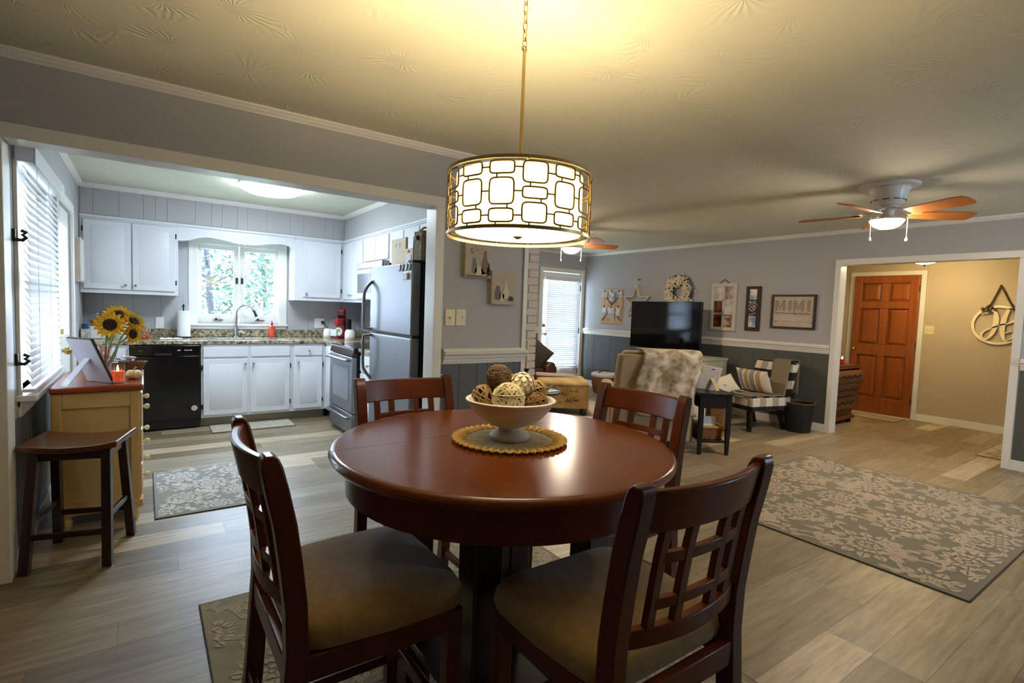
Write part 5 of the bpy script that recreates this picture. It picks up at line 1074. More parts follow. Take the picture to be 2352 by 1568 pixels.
# ---- black chair-side table with a basket
sdx = thing('side_table', 'narrow black side table beside the beige armchair', 'table', (4.69, 3.165, 0), math.radians(-34.6))
obj('top', B(-.165, -.285, .585, .165, .285, .61), 'blackwood', sdx, .004); obj('apron', B(-.15, -.27, .46, .15, .27, .585), 'blackwood', sdx, .003)
for sx in (-1, 1):
    for sy in (-1, 1): obj('leg', MB().rings([[(sx*.135+a*h, sy*.255+b_*h, z) for a, b_ in ((-1, -1), (1, -1), (1, 1), (-1, 1))] for z, h in ((0, .015), (.25, .021), (.585, .022))]), 'blackwood', sdx, .002)
obj('shelf', B(-.13, -.25, .115, .13, .25, .135), 'blackwood', sdx, .002)
t = thing('shelf_basket', 'square wicker basket with papers on the lower shelf of the black side table', 'basket', (4.66, 3.115, .1355), math.radians(-34.6))
obj('body', MB().rings([[(a*k, b_*k, z) for a, b_ in ((-.105, -.15), (.105, -.15), (.105, .15), (-.105, .15))] for z, k in ((0, .92), (.05, .95), (.10, .98), (.115, 1.0))]), 'wicker', t, .004); obj('rim', MB().box(-.11, -.155, .115, .11, -.14, .14).box(-.11, .14, .115, .11, .155, .14).box(-.11, -.14, .115, -.095, .14, .14).box(.095, -.14, .115, .11, .14, .14), mat('rim straw', rgb(184, 140, 76), .8), t, .003)
obj('papers', MB().obox((-.02, -.10, .17), (.065, .012, .055), rot('X', -8)), 'paper', t)
t = thing('standing_photograph', 'white dotted picture frame seen from behind on the black side table', 'picture frame', (4.62, 3.13, .6105), math.radians(-30))
m_ = rot('X', 16); obj('back_board', MB().obox((0, 0, .125), (.10, .006, .125), Matrix.Identity(3)).xf(rot('Y', 9)@m_).mv(0, 0, .006), mat('white dotted', rgb(216, 208, 198), .6, noise=(rgb(190, 184, 178), 60, 2, S1, .15)), t, .003)
obj('easel_leg', MB().obox((0, 0, 0), (.02, .003, .115), rot('X', -28)@rot('Y', -14)).mv(.055, -.05, .105), 'pine', t, .002); obj('hanger_slot', MB().obox((.01, -.0075, .225), (.014, .001, .004), Matrix.Identity(3)).xf(rot('Y', 9)@m_).mv(0, 0, .006), 'blackmat', t)
# ---- check slipper chair, cushion, throw
pc = thing('check_chair', 'black and white check slipper chair by the hall opening', 'chair', (6.17, 3.51, 0), math.radians(76))
obj('seat', B(-.29, -.24, .25, .29, .30, .42), 'check', pc, .03, seg=3)
obj('backrest', MB().rings([[(a*k, b_+y0, z) for a, b_ in ((-.28, -.06), (.28, -.06), (.28, .05), (-.28, .05))] for z, k, y0 in ((.28, 1.0, -.26), (.5, 1.02, -.29), (.7, 1.03, -.34), (.80, 1.02, -.375), (.825, .96, -.385))]), 'check', pc, .03, seg=3)
for sx in (-1, 1): obj('leg', MB().rings([[(sx*.22+a*h, .25+b_*h, z) for a, b_ in ((-1, -1), (1, -1), (1, 1), (-1, 1))] for z, h in ((0, .02), (.25, .027))]), 'blackwood', pc); obj('leg', MB().rings([[(sx*.22+a*h, -.21-.08*(1-z/.25)+b_*h, z) for a, b_ in ((-1, -1), (1, -1), (1, 1), (-1, 1))] for z, h in ((0, .018), (.25, .024))]), 'blackwood', pc)
cu = tag(obj('striped_cushion', MB().pillow(.50, .31, .15).xf(rot('X', 24)), 'stripe', None), 'rectangular cream cushion with grey and tan stripes on the check chair', 'cushion'); cu.location = (6.215, 3.525, .575); cu.rotation_euler = (0, 0, math.radians(76+180))
def thr2(u, v):
    x = -.235+.25*u-.02*math.sin(v*3); s = v
    if s < .3: f = s/.3; return (x-.06*f, .33-.02+.0*f-.50*f+.04*u*f, .4285+.004*math.sin(8*u)+(0.03*(1-f)*-1 if f < .08 else 0))
    if s < .68: f = (s-.3)/.38; return (x-.06+.06*f, -.19-.125*f*1.0, .432+.415*f)
    if s < .76: f = (s-.68)/.08; return (x, -.315-.15*f, .847+.004*math.sin(PI*f))
    f = (s-.76)/.24; return (x, -.465-.01*f, .843-.42*f)
g = MB(); n1, n2 = 10, 50; A_ = [thr2(i/n1, j/n2) for j in range(n2+1) for i in range(n1+1)]; g.add(A_, [(j*(n1+1)+i, j*(n1+1)+i+1, (j+1)*(n1+1)+i+1, (j+1)*(n1+1)+i) for j in range(n2) for i in range(n1)])
th = tag(obj('taupe_throw', g, 'taupefab', None), 'plain taupe throw draped over the check chair back and seat', 'blanket'); th.location = pc.location; th.rotation_euler = pc.rotation_euler; so = th.modifiers.new('thick', 'SOLIDIFY'); so.thickness = .008; so.offset = 1
# ---- waste basket
t = thing('waste_basket', 'black round waste basket with tan rope rim beside the hall opening casing', 'basket', (6.50, 3.10, 0)); obj('body', MB().lathe([(.135, 0), (.14, .01), (.168, .345), (.162, .345), (.135, .012), (.01, .012)], 0, 0, 32), 'blackmat', t); obj('rim', MB().tube([(.168*math.cos(a), .168*math.sin(a), .35) for a in [2*PI*k/32 for k in range(32)]], .007, 8, True), 'wicker', t)
for a in (2.3, -.85): obj('handle', MB().tube([(.168*math.cos(a+b_*.2)+.015*math.cos(a)*math.sin((b_+1)*PI/2), .168*math.sin(a+b_*.2)+.015*math.sin(a)*math.sin((b_+1)*PI/2), .35+.045*math.sin((b_+1)*PI/2)) for b_ in [-1+2*k/8 for k in range(9)]], .006, 8), 'wicker', t)
# ---- cream bin of cushions
t = thing('storage_bin', 'cream fabric bin beside the beige armchair holding a cushion', 'bin', (5.25, 3.69, 0), math.radians(-35)); obj('bin', MB().box(-.13, -.13, 0, .13, -.115, .44).box(-.13, .115, 0, .13, .13, .44).box(-.13, -.115, 0, -.115, .115, .44).box(.115, -.115, 0, .13, .115, .44).box(-.115, -.115, 0, .115, .115, .02), 'creamfab', t, .006)
cu = tag(obj('cream_cushion', MB().pillow(.27, .27, .10).xf(rot('Y', 32)), 'creamfab', None), 'cream cushion standing on its corner in the cream bin', 'cushion'); cu.location = (5.27, 3.71, .60); cu.rotation_euler = (0, 0, math.radians(-35))
cu = tag(obj('cream_cushion', MB().pillow(.27, .22, .10).xf(rot('X', -35)@rot('Y', -20)), 'creamfab', None), 'cream printed cushion tipped toward the check chair on the tall wicker basket', 'cushion'); cu.location = (5.61, 3.53, .56); cu.rotation_euler = (0, 0, math.radians(-35))
obj('printed_mark', MB().obox((-.02, -.062, .0), (.03, .001, .004), rot('Y', 40)).xf(rot('Y', -24)).obox((.05, -.055, -.06), (.025, .001, .004), rot('Y', 20)), 'ink', cu)
t = thing('floor_basket', 'tall honey-brown wicker basket under the tipped cream cushion', 'basket', (5.66, 3.62, 0), 0); obj('basket', MB().lathe([(.11, 0), (.13, .2), (.135, .47), (.125, .47), (.13, .02), (.01, .02)], 0, 0, 24), 'wicker', t); obj('rim', MB().tube([(.13*math.cos(a), .13*math.sin(a), .475) for a in [2*PI*k/24 for k in range(24)]], .012, 8, True), 'wicker', t)
# ---- television on its stand
ts = thing('media_console', 'pale sage media console under the television', 'cabinet', (6.08, 5.42, 0), -PI/2)
obj('body', B(0, 0, .06, 1.28, .50, .76), 'sage', ts, .004); obj('top', B(-.02, -.02, .76, 1.30, .50, .79), 'sage', ts, .005); obj('plinth', B(.03, .03, 0, 1.25, .47, .06), 'sage', ts)
for k in range(3): d = obj('door', B(.02+k*.417, -.016, .12, .02+k*.417+.405, 0, .72), 'sage', ts, .005); obj('knob', MB().sphere((.02+k*.417+(.37 if k % 2 == 0 else .04), -.03, .45), .014, 8, 6), 'bronze', d)
tv = thing('television', 'large flat black television on the pale console', 'television', (6.34, 5.70, .7905), -PI/2)
obj('housing', B(0, .012, .05, 1.27, .05, .76), 'blackmat', tv, .004); obj('screen', B(.008, .006, .062, 1.262, .012, .752), 'screen', tv); obj('bezel', MB().box(0, .002, .05, 1.27, .012, .062).box(0, .002, .752, 1.27, .012, .76).box(0, .002, .062, .008, .012, .752).box(1.262, .002, .062, 1.27, .012, .752), 'black', tv)
for x in (.36, 1.10): obj('foot', MB().box(x-.015, -.10, 0, x+.015, .14, .012).box(x-.012, .015, .012, x+.012, .045, .06), 'blackmat', tv, .003)
# ---- floor basket by the wall
t = thing('laundry_basket', 'wicker basket with a folded white blanket by the back wall', 'basket', (6.33, 6.22, 0), 0); obj('body', MB().lathe([(.15, 0), (.17, .02), (.20, .16), (.205, .29), (.195, .29), (.16, .02), (.01, .02)], 0, 0, 28, sy=1.1), 'wicker', t); obj('folded_blanket', MB().lathe([(.17, .25), (.21, .29), (.215, .32), (.19, .345), (.1, .35), (.01, .348)], 0, 0, 24, sy=1.1), mat('white blanket', rgb(222, 222, 226), .95), t); obj('handle', MB().tube([(.20*math.cos(a), -.0+.0, .28+.10*math.sin(a)) for a in [PI*k/10 for k in range(11)]], .009, 8), 'twig', t)
# ---- ottoman with blanket
ot = thing('storage_ottoman', 'square ottoman in butterfly-printed tan fabric', 'ottoman', (4.57, 5.29, 0), math.radians(-35.2))
obj('body', B(-.34, -.30, .10, .34, .30, .39), 'ottoman', ot, .012); obj('lid', MB().rings([[(a*k, b_*k, z) for a, b_ in ((-.345, -.305), (.345, -.305), (.345, .305), (-.345, .305))] for z, k in ((.392, 1.0), (.425, 1.0), (.45, .93), (.462, .8), (.466, .3))]), 'ottoman', ot, .012, seg=3)
bt = MB(); random.seed(6)
for k in range(16):
    x, z = random.uniform(-.3, .3), random.uniform(.15, .36); s = random.uniform(.015, .03)
    for sg in (-1, 1): bt.add([(x, -.3008, z), (x+sg*s, -.3008, z+s*.8), (x+sg*s*.9, -.3008, z-.1*s), (x+sg*s*.6, -.3008, z-s*.6)], [(0, 1, 2, 3)])
o = obj('printed_butterflies', bt, mat('butterfly print', rgb(96, 62, 34), .9), ot, smooth=False); o['kind'] = 'stuff'
for sx in (-1, 1):
    for sy in (-1, 1): obj('bun_foot', MB().lathe([(.03, 0), (.045, .02), (.05, .05), (.04, .09), (.03, .10)], sx*.28, sy*.25, 16), 'blackwood', ot)
def thr3(u, v): return (-.34+.56*u, .02+.26*v-.04*math.sin(u*5), .478+.018*math.sin(u*3+1)*math.sin(PI*v)+.006*math.sin(13*v+4*u)-.06*max(0, u-.85))
g = MB(); A_ = [thr3(i/18, j/12) for j in range(13) for i in range(19)]; g.add(A_, [(j*19+i, j*19+i+1, (j+1)*19+i+1, (j+1)*19+i) for j in range(12) for i in range(18)])
th = tag(obj('grey_blanket', g, 'greyfab', None), 'grey folded blanket lying on the printed ottoman', 'blanket'); th.location = ot.location; th.rotation_euler = ot.rotation_euler; so = th.modifiers.new('thick', 'SOLIDIFY'); so.thickness = .02; so.offset = -.2
# ---- brown leather sofa and dark cushion behind the ottoman
sf = thing('leather_sofa', 'dark brown leather sofa mostly hidden behind the ottoman', 'sofa', (3.95, 6.25, 0)); obj('base', B(-.75, -.42, .06, .78, .42, .42), 'brown', sf, .02); obj('arm', MB().prism([(.78, .06), (.98, .06), (.99, .52), (.94, .60), (.86, .61), (.78, .55)], 'y', -.44, .44), 'brown', sf, .03, seg=3); obj('arm', MB().prism([(-.75, .06), (-.95, .06), (-.96, .52), (-.91, .60), (-.83, .61), (-.75, .55)], 'y', -.44, .44), 'brown', sf, .03, seg=3)
obj('backrest', MB().rings([[(a, b_, z) for a, b_ in ((-.75, y), (.78, y), (.78, y+.2), (-.75, y+.2))] for z, y in ((.42, .2), (.7, .24), (.80, .27))]), 'brown', sf, .04, seg=3); obj('seat_cushion', B(-.74, -.42, .42, .77, .2, .52), 'brown', sf, .03, seg=3)
for sx in (-.7, .72):
    for sy in (-.36, .36): obj('foot', MB().cyl((sx, sy, 0), (sx, sy, .07), .025), 'blackwood', sf)
cu = tag(obj('dark_cushion', MB().pillow(.40, .40, .13).xf(rot('Y', 38)), 'darkfab', None), 'dark olive square cushion propped on the leather sofa arm', 'cushion'); cu.location = (4.66, 5.98, .70); cu.rotation_euler = (0, 0, math.radians(-25))
# ---- accent table with wire tray and red plume
t = thing('accent_table', 'small dark round accent table behind the bowl of balls', 'table', (3.47, 4.32, 0)); obj('top', MB().lathe([(.01, .475), (.20, .475), (.205, .485), (.20, .495), (.01, .495)], 0, 0, 32), 'darkwood', t); obj('column', MB().lathe([(.05, .02), (.025, .06), (.03, .25), (.022, .40), (.05, .475)], 0, 0, 16), 'darkwood', t); obj('base', MB().lathe([(.15, 0), (.15, .012), (.05, .03)], 0, 0, 24), 'darkwood', t)
t = thing('wire_tray', 'silver wire tray with white cards on the accent table', 'tray', (3.53, 4.27, .4955)); obj('tray', B(-.10, -.07, .0, .10, .07, .006), 'label_w', t, .002); obj('wire_rim', MB().tube([(-.10, -.07, .03), (.10, -.07, .03), (.10, .07, .03), (-.10, .07, .03)], .003, 6, True).tube([(-.09, -.07, .0), (-.05, -.07, .06), (.0, -.07, .075), (.05, -.07, .06), (.09, -.07, .0)], .0025, 6), 'silver', t)
t = thing('red_plume', 'red feathery plume in a small pot on the accent table', 'plant', (3.37, 4.38, .4955)); obj('pot', MB().lathe([(.025, 0), (.032, .01), (.036, .06), (.03, .062)], 0, 0, 16), 'bronze', t)
random.seed(12); pl_ = MB()
for k in range(150):
    a = random.random()*2*PI; sp_ = random.random(); h_ = random.uniform(.07, .16)*(1.15-.5*sp_); e_ = Vector((math.cos(a)*.07*sp_, math.sin(a)*.07*sp_, .06+h_)); pl_.tube([(0, 0, .055), e_*.6+Vector((0, 0, .02)), e_], [.004, .006, .001], 4)
o = obj('plume', pl_, 'plume', t); o['kind'] = 'stuff'
t = thing('taper_candle', 'slim cream taper candle on a tall black holder past the wall end', 'candle', (2.672, 3.55, 0)); obj('holder', MB().lathe([(.07, 0), (.07, .012), (.012, .03), (.010, .40), (.018, .42), (.010, .44), (.010, .82), (.022, .84), (.022, .85)], 0, 0, 16), 'blackmat', t); obj('taper', MB().lathe([(.0115, .85), (.0115, 1.085), (.004, 1.10)], 0, 0, 14), mat('cream wax', rgb(236, 208, 168), .4), t)
tag(rug('cream area rug under the ottoman and the beige armchair', 3.75, 3.95, 5.55, 5.75, 'carpet', None, 1, 1, .012, False), 'cream area rug under the ottoman and the beige armchair', 'rug')
# ---- wall decorations (long wall, facing -x): local x runs along the wall, front is -y
def wallthing(name, label, cat, y, z): return thing(name, label, cat, (XB-.001, y, z), -PI/2)
t = wallthing('photo_board', 'pine board with clipped photographs by the back door', 'picture', 6.75, 1.165)
for k in range(6): obj('slat', B(.001+k*.0835, -.012, .0, .0835*(k+1)-.001, 0, .60), 'pine', t, .002)
for z in (.0, .27, .555): obj('batten', B(0, -.022, z, .50, -.0125, z+.045), 'pine', t, .002)
for (x0, z0, x1, z1) in ((.05, .53, .25, .33), (.45, .53, .25, .33), (.03, .06, .15, .18), (.47, .06, .35, .18)): a, b_ = Vector((x0, -.017, z0)), Vector((x1, -.017, z1)); d_ = (b_-a).normalized(); obj('brace', MB().obox((a+b_)/2, ((b_-a).length/2, .005, .012), Matrix((d_, Vector((0, 1, 0)), d_.cross(Vector((0, 1, 0))))).transposed()), mat('dark pine', rgb(120, 92, 60), .6), t)
for k, (x, z, w_, h_, m1) in enumerate(((.02, .46, .12, .10, 'photo_grey'), (.19, .40, .12, .16, 'photo_blue'), (.36, .46, .12, .10, 'photo_blue'), (.03, .14, .10, .15, 'photo_blue'), (.16, .10, .17, .18, 'photo_grey'), (.36, .14, .10, .15, 'photo_grey'))): p_ = obj('photograph', B(x, -.026, z, x+w_, -.0235, z+h_), m1, t); obj('clip', B(x+w_/2-.008, -.034, z+h_-.01, x+w_/2+.008, -.026, z+h_+.025), 'blackmat', p_)
t = wallthing('wooden_star', 'cream open wooden star hanging on a peg above the television', 'decoration', 5.915, 1.545)
sp_ = [(math.sin(2*PI*k/10)*(.285 if k % 2 == 0 else .115), math.cos(2*PI*k/10)*(.285 if k % 2 == 0 else .115)) for k in range(10)]
for k in range(10):
    a, b_ = Vector((sp_[k][0], 0, sp_[k][1])), Vector((sp_[(k+1) % 10][0], 0, sp_[(k+1) % 10][1])); d_ = (b_-a).normalized(); obj('star_side', MB().obox((a+b_)/2+Vector((0, -.035, 0)), ((b_-a).length/2+.004, .034, .008), Matrix((d_, Vector((0, 1, 0)), d_.cross(Vector((0, 1, 0))))).transposed()), mat('cream star wood', rgb(214, 204, 186), .6), t, .002)
obj('hanger', MB().tube([(0, -.03, .285), (.03, -.03, .37)], .003, 6), 'jute', t); obj('peg', MB().cyl((.03, 0, .375), (.03, -.05, .375), .008, n=8).sphere((.03, -.055, .375), .013, 8, 6), 'chest', t)
t = wallthing('cotton_wreath', 'round cream cotton wreath above the television', 'wreath', 5.075, 1.715)
rw = MB(); random.seed(7)
for k in range(80): a = random.random()*2*PI; rr = random.uniform(.08, .27); rw.tube([(rr*math.cos(a+.25*q), -.03-random.random()*.045, rr*math.sin(a+.25*q)) for q in range(5)], .004, 4)
o = obj('twig_ring', rw, 'twig', t); o['kind'] = 'stuff'
cb = MB()
for k in range(560):
    a = random.random()*2*PI; f = random.gauss(0, .5); rr = .18+.085*f; d_ = -.05-.06*max(0, 1-f*f*.5)*random.uniform(.6, 1.1); s_ = random.uniform(.011, .018); rr = max(.055, min(.305, rr))
    cb.sphere((rr*math.cos(a), d_, rr*math.sin(a)), s_, 6, 5, sx=random.uniform(.7, 1.3), sz=random.uniform(.7, 1.3))
o = obj('cotton_bolls', cb, 'cotton', t); o['kind'] = 'stuff'
t = wallthing('window_pane_frame', 'white six-opening window frame holding family photographs', 'picture frame', 4.53, 1.16)
fw_, fh_ = .39, .67; obj('frame', MB().box(0, -.025, 0, .045, 0, fh_).box(fw_-.045, -.025, 0, fw_, 0, fh_).box(.045, -.025, 0, fw_-.045, 0, .05).box(.045, -.025, fh_-.05, fw_-.045, 0, fh_).box(fw_/2-.014, -.022, .05, fw_/2+.014, 0, fh_-.05).box(.045, -.022, .228, fw_-.045, 0, .25).box(.045, -.022, .42, fw_-.045, 0, .442), mat('distressed white', rgb(206, 198, 184), .6), t, .002)
cells = [('photo_dark', 'photo_warm'), ('photo_dark', 'photo_grey'), ('photo_grey', 'photo_warm')]
for i, z in enumerate((.05, .25, .442)):
    for j_, x in enumerate((.045, fw_/2+.014)): obj('photograph', B(x, -.01, z, x+.136, -.004, z+.178), cells[i][j_], t)
obj('hanger', MB().tube([(.12, -.01, fh_), (.19, -.01, fh_+.055), (.27, -.01, fh_)], .005, 6), 'blackmat', t)
t = wallthing('plank_sign', 'narrow upright dark wooden sign with two photographs and white script', 'sign', 3.995, 1.18)
obj('plank', B(0, -.022, 0, .205, 0, .60), 'driftwood', t, .003); obj('photograph', B(.055, -.026, .42, .155, -.022, .56), 'photo_blue', t); obj('photograph', B(.055, -.026, .05, .155, -.022, .20), 'photo_blue', t)
sq = MB()
for (x0, z0, n_, ph) in ((.06, .27, 22, 0), (.10, .25, 22, 1), (.13, .27, 20, 2)): sq.tube([(x0+.022*math.sin(q*.9+ph)+.004*q/5, -.0235, z0+q*.006+.008*math.cos(q*1.3)) for q in range(n_)], .0028, 5)
sq.tube([(.05, -.0235, .385), (.10, -.0235, .39), (.14, -.0235, .40)], .004, 5); sq.tube([(.06, -.0235, .215), (.11, -.0235, .225), (.15, -.0235, .24)], .004, 5)
o = obj('white_script', sq, 'label_w', t)
t = wallthing('mimi_sign', 'whitewashed MIMI sign in a dark brown frame', 'sign', 3.635, 1.235)
for k in range(5): obj('board', B(.01, -.014, .01+k*.083, .545, -.002, .01+(k+1)*.083-.002), 'board', t, .001)
obj('frame', MB().box(0, -.03, 0, .555, 0, .024).box(0, -.03, .408, .555, 0, .432).box(0, -.03, .024, .026, 0, .408).box(.529, -.03, .024, .555, 0, .408), 'frameblk', t, .002)
lm = MB(); y0, y1, zb, zt = -.0165, -.0142, .222, .362
for x, c in ((.048, 'M'), (.205, 'I'), (.280, 'M'), (.437, 'I')):
    if c == 'I': lm.box(x+.012, y0, zb, x+.048, y1, zt)
    else:
        lm.box(x, y0, zb, x+.034, y1, zt); lm.box(x+.096, y0, zb, x+.13, y1, zt); lm.prism([(x+.034, zt), (x+.065, zb+.05), (x+.096, zt), (x+.096, zt-.055), (x+.065, zb), (x+.034, zt-.055)], 'y', y0, y1)
obj('lettering', lm, 'grey_letter', t, smooth=False)
sq = MB(); random.seed(14)
sq.tube([(.055+.43*q/90, -.0155, .195+.007*math.sin(q*1.25)+.004*math.sin(q*.41)) for q in range(91)], .0026, 5); sq.tube([(.30, -.0155, .195), (.303, -.0155, .165)], .0026, 5)
obj('script_line', sq, 'ink', t); obj('knot', MB().obox((.065, -.0148, .085), (.014, .0006, .004), rot('Y', -20)).obox((.515, -.0148, .078), (.01, .0006, .004), rot('Y', 30)), 'ink', t)
# ---- ceiling fans
def fan(label, x, y, a0):
    t = thing('ceiling_fan', label, 'ceiling fan', (x, y, ZC), 0, 'white hugger ceiling fans')
    obj('ceiling_plate', MB().lathe([(.20, 0), (.20, -.008), (.19, -.018), (.15, -.022)], 0, 0, 36), 'fanwhite', t)
    obj('motor_housing', MB().lathe([(.135, -.018), (.14, -.03), (.13, -.05), (.128, -.06), (.118, -.105), (.112, -.115), (.105, -.135), (.08, -.155), (.05, -.16)], 0, 0, 36), 'fanwhite', t)
    sl = MB()
    for k in range(10): a = 2*PI*k/10; sl.tube([(.115*math.cos(a+.1*q), .115*math.sin(a+.1*q), -.122) for q in range(5)], .003, 5)
    obj('vent_slots', sl, 'blackmat', t); obj('hub', MB().lathe([(.05, -.155), (.07, -.165), (.07, -.185), (.045, -.195), (.042, -.235), (.045, -.24)], 0, 0, 24), 'fanwhite', t)
    for k in range(5):
        a = math.radians(a0)+2*PI*k/5; m_ = Matrix.Rotation(a, 3, 'Z')
        irn = obj('blade_iron', MB().tube([(.06, .012, -.175), (.12, .03, -.20), (.19, .03, -.215)], .007, 6).tube([(.06, -.012, -.175), (.12, -.03, -.20), (.19, -.03, -.215)], .007, 6).box(.17, -.035, -.222, .23, .035, -.216).xf(m_), 'fanwhite', t)
        L_ = [(.17, -.05), (.25, -.058), (.52, -.074), (.60, -.066), (.62, -.035), (.62, .035), (.60, .066), (.52, .074), (.25, .058), (.17, .05)]
        obj('blade', MB().prism(L_, 'z', -.004, .003).xf(rot('X', -15)).mv(0, 0, -.225).xf(m_), 'blade', t, .001)
    obj('light_fitter', MB().lathe([(.045, -.235), (.06, -.25), (.115, -.262), (.118, -.272)], 0, 0, 32), 'fanwhite', t); obj('light_bowl', MB().lathe([(.116, -.268), (.108, -.29), (.085, -.315), (.05, -.332), (.005, -.338)], 0, 0, 32), 'fanlight', t)
    for (dx, dy) in ((-.105, .07), (.07, -.115)):
        pc_ = obj('pull_chain', MB().cyl((dx, dy, -.25), (dx, dy, -.40), .0022, n=6), 'paper', t); obj('pull_knob', MB().lathe([(.003, -.40), (.011, -.42), (.010, -.432), (.002, -.436)], dx, dy, 12), 'fanwhite', pc_)
    return t
fan('white hugger ceiling fan with oak blades before the hall opening', 4.75, 1.70, -41)
fan('white hugger ceiling fan farther back near the back door', 4.42, 5.03, -25)
# ============================================================ HALL
t = thing('hall_light', 'small amber bowl pendant light in the hall', 'ceiling light', (7.9, 2.383, ZC-.04)); obj('canopy', MB().lathe([(.06, .04), (.06, -.02), (.01, -.03)], 0, 0, 20), 'bronze', t); obj('stem', MB().cyl((0, 0, -.03), (0, 0, -.30), .008), 'bronze', t); obj('bowl', MB().lathe([(.16, -.20), (.15, -.235), (.10, -.27), (.03, -.288), (.01, -.29), (.09, -.262), (.145, -.225), (.155, -.20)], 0, 0, 28), 'halllight', t); obj('finial', MB().lathe([(.012, -.285), (.02, -.295), (.008, -.312), (.002, -.318)], 0, 0, 14), 'bronze', t)
t = thing('bombe_chest', 'carved walnut chest with swelling drawers in the hall', 'chest', (7.0, 3.02, 0))
W_ = .86; pro = [(.07, .02), (.14, .03), (.20, .0), (.35, -.005), (.50, -.05), (.62, -.075), (.70, -.05), (.735, -.0)]
obj('body', MB().rings([[(-.0-b_*.6+.0, b_, z), (W_+(-b_)*.6, b_, z), (W_+(-b_)*.6, .52, z), (b_*.6, .52, z)] for z, b_ in pro]), 'chest', t)
for (z0, z1) in ((.20, .36), (.375, .545), (.56, .715)):
    def fy(z):
        for (a, p), (b_, q_) in zip(pro, pro[1:]):
            if z <= b_: return p+(q_-p)*(z-a)/(b_-a)
        return 0
    zs = [z0+(z1-z0)*k/4 for k in range(5)]; d = obj('drawer', MB().rings([[(.03, fy(z)-.012, z), (W_-.03, fy(z)-.012, z), (W_-.03, fy(z)+.01, z), (.03, fy(z)+.01, z)] for z in zs]), 'chest', t, .003)
    zc_ = (z0+z1)/2; cv = MB()
    for k in range(26): x = .08+k*(W_-.16)/25; cv.sphere((x, fy(zc_)-.014, zc_+.012*math.sin(k*1.1)), .016, 6, 5, sy=.5)
    obj('carved_band', cv, 'darkwood', d)
obj('top', MB().box(-.03, -.04, .735, W_+.03, .54, .755).box(-.015, -.02, .755, W_+.015, .53, .78), 'chest', t, .006); obj('plinth', B(-.01, .0, .05, W_+.01, .52, .10), 'chest', t, .006)
for x in (.05, W_-.05):
    for y in (.05, .47): obj('foot', MB().lathe([(.028, 0), (.035, .02), (.03, .04), (.04, .055)], x, y, 12), 'darkwood', t)
t = thing('pillar_candle', 'small red lit candle on the walnut hall chest', 'candle', (7.53, 3.08, .7805)); obj('wax', MB().lathe([(.027, 0), (.03, .004), (.029, .075), (.005, .072)], 0, 0, 18), mat('red wax', rgb(196, 60, 50), .5), t); obj('flame', MB().lathe([(.003, .075), (.009, .085), (.006, .10), (.0005, .112)], 0, 0, 8), 'flame', t)
plate_x = thing('light_switch', 'ivory double switch plate on the hall wall beside the pine door', 'switch', (XH, 2.56, 1.275), -PI/2); obj('plate', B(-.055, -.007, -.06, .055, 0, .06), 'plate', plate_x, .003); obj('toggle', MB().box(-.028, -.018, -.008, -.018, -.007, .01).box(.018, -.018, -.008, .028, -.007, .01), 'plate', plate_x, .001)
hs = thing('monogram_sign', 'ivory round letter H monogram hanging by a braided cord in the hall', 'sign', (XH-.002, 1.855, 1.375), -PI/2)
def ribbon(pts, wd, y0=-.022, y1=-.004):
    L_, R_ = [], []
    for i, p in enumerate(pts):
        a = pts[max(0, i-1)]; b_ = pts[min(len(pts)-1, i+1)]; dx, dz = b_[0]-a[0], b_[1]-a[1]; l = math.hypot(dx, dz) or 1; w_ = wd[i] if isinstance(wd, list) else wd; L_.append((p[0]-dz/l*w_, p[1]+dx/l*w_)); R_.append((p[0]+dz/l*w_, p[1]-dx/l*w_))
    m = MB()
    for i in range(len(pts)-1): m.prism([L_[i], L_[i+1], R_[i+1], R_[i]], 'y', y0, y1)
    return m
def bez(P, n=14):
    out = []
    for i in range(n+1):
        t_ = i/n; a = [(1-t_)**3, 3*t_*(1-t_)**2, 3*t_*t_*(1-t_), t_**3]; out.append((sum(a[k]*P[k][0] for k in range(4)), sum(a[k]*P[k][1] for k in range(4))))
    return out
obj('ring', ribbon([(.245*math.cos(a), .235*math.sin(a)) for a in [2*PI*k/60 for k in range(61)]], .015), 'hsign', hs)
lt = MB()
TH = [.009+.018*math.sin(PI*k/14)**.7 for k in range(15)]
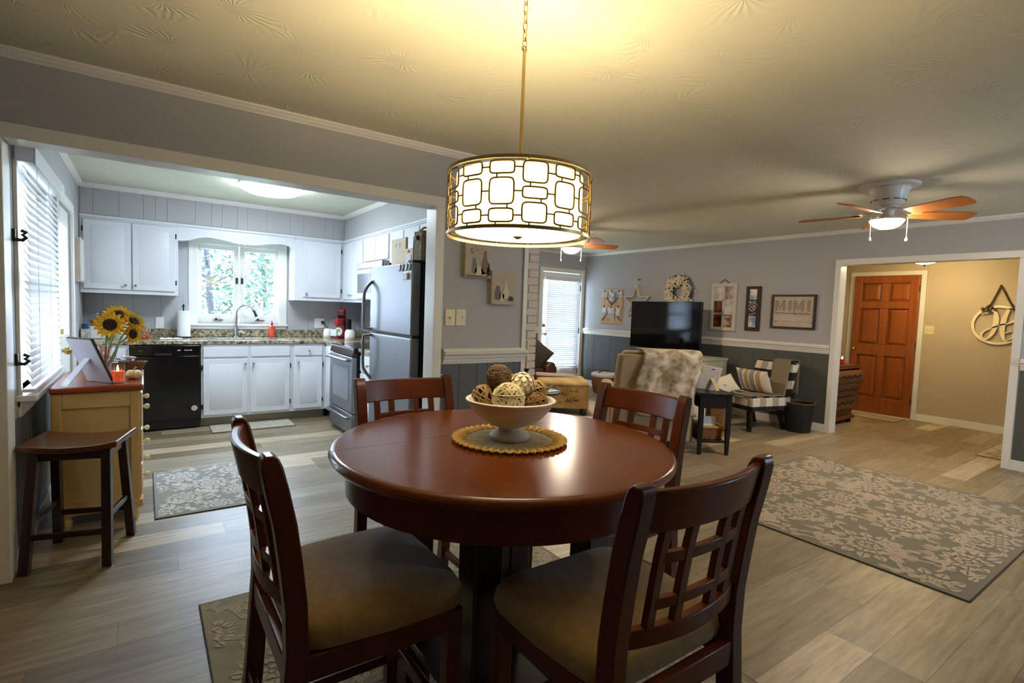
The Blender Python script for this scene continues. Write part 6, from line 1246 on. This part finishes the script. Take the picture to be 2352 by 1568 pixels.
for P, w_ in (([(-.045, .20), (.0, .12), (-.015, -.08), (-.075, -.165)], TH), ([(-.075, -.165), (-.12, -.225), (-.19, -.14), (-.12, -.08)], .010), ([(-.12, -.08), (-.08, -.045), (-.03, -.03), (.02, .0)], .009),
              ([(.10, .205), (.05, .12), (.02, -.08), (.075, -.185)], TH), ([(.075, -.185), (.12, -.22), (.17, -.15), (.14, -.10)], .010), ([(.02, .0), (.10, .02), (.19, .05), (.17, .14)], .009), ([(.17, .14), (.16, .19), (.13, .21), (.10, .205)], .010), ([(-.16, .13), (-.13, .17), (-.09, .12), (-.045, .20)], .009), ([(.075, -.10), (.11, -.07), (.15, -.07), (.19, -.09)], .007)):
    g = ribbon(bez(P), w_); lt.add(g.v, g.f)
obj('letter', lt, 'hsign', hs)
cd_ = MB()
for (a, b_) in (((-.10, .21), (-.0, .50)), ((.0, .50), (.14, .20))):
    for k in range(24): f = k/23; cd_.sphere((a[0]+(b_[0]-a[0])*f, -.02, a[1]+(b_[1]-a[1])*f), .010, 6, 5)
for k in range(16): random.seed(k); cd_.sphere((-.11+random.gauss(0, .035), -.03-random.random()*.02, .20+random.gauss(0, .018)), .014, 6, 5)
o = obj('braided_cord', cd_, mat('braided cord', rgb(92, 78, 50), .9), hs)
obj('nail', MB().cyl((0, 0, .505), (0, -.03, .505), .004, n=8), 'bronze', hs)
rug('narrow patterned beige mat before the pine hall door', 8.36, 2.72, 8.76, 3.40, mat('hall mat beige', rgb(196, 178, 150), .95), mat('hall mat pattern', rgb(160, 136, 108), .95), .14, 31)
rug('beige patterned runner on the hall floor past the opening casing', 7.13, .35, 8.45, 1.57, mat('hall mat beige', rgb(196, 178, 150), .95), mat('hall mat pattern', rgb(160, 136, 108), .95), .22, 32)
t = thing('floor_vent', 'slim beige floor vent along the hall baseboard', 'vent', (8.68, 2.13, .0005)); obj('frame', MB().box(0, 0, 0, .012, .30, .004).box(.068, 0, 0, .08, .30, .004).box(.012, 0, 0, .068, .012, .004).box(.012, .288, 0, .068, .30, .004), 'pine', t)
for k in range(12): obj('louvre', B(.012, .02+k*.0225, 0, .068, .028+k*.0225, .003), 'pine', t)
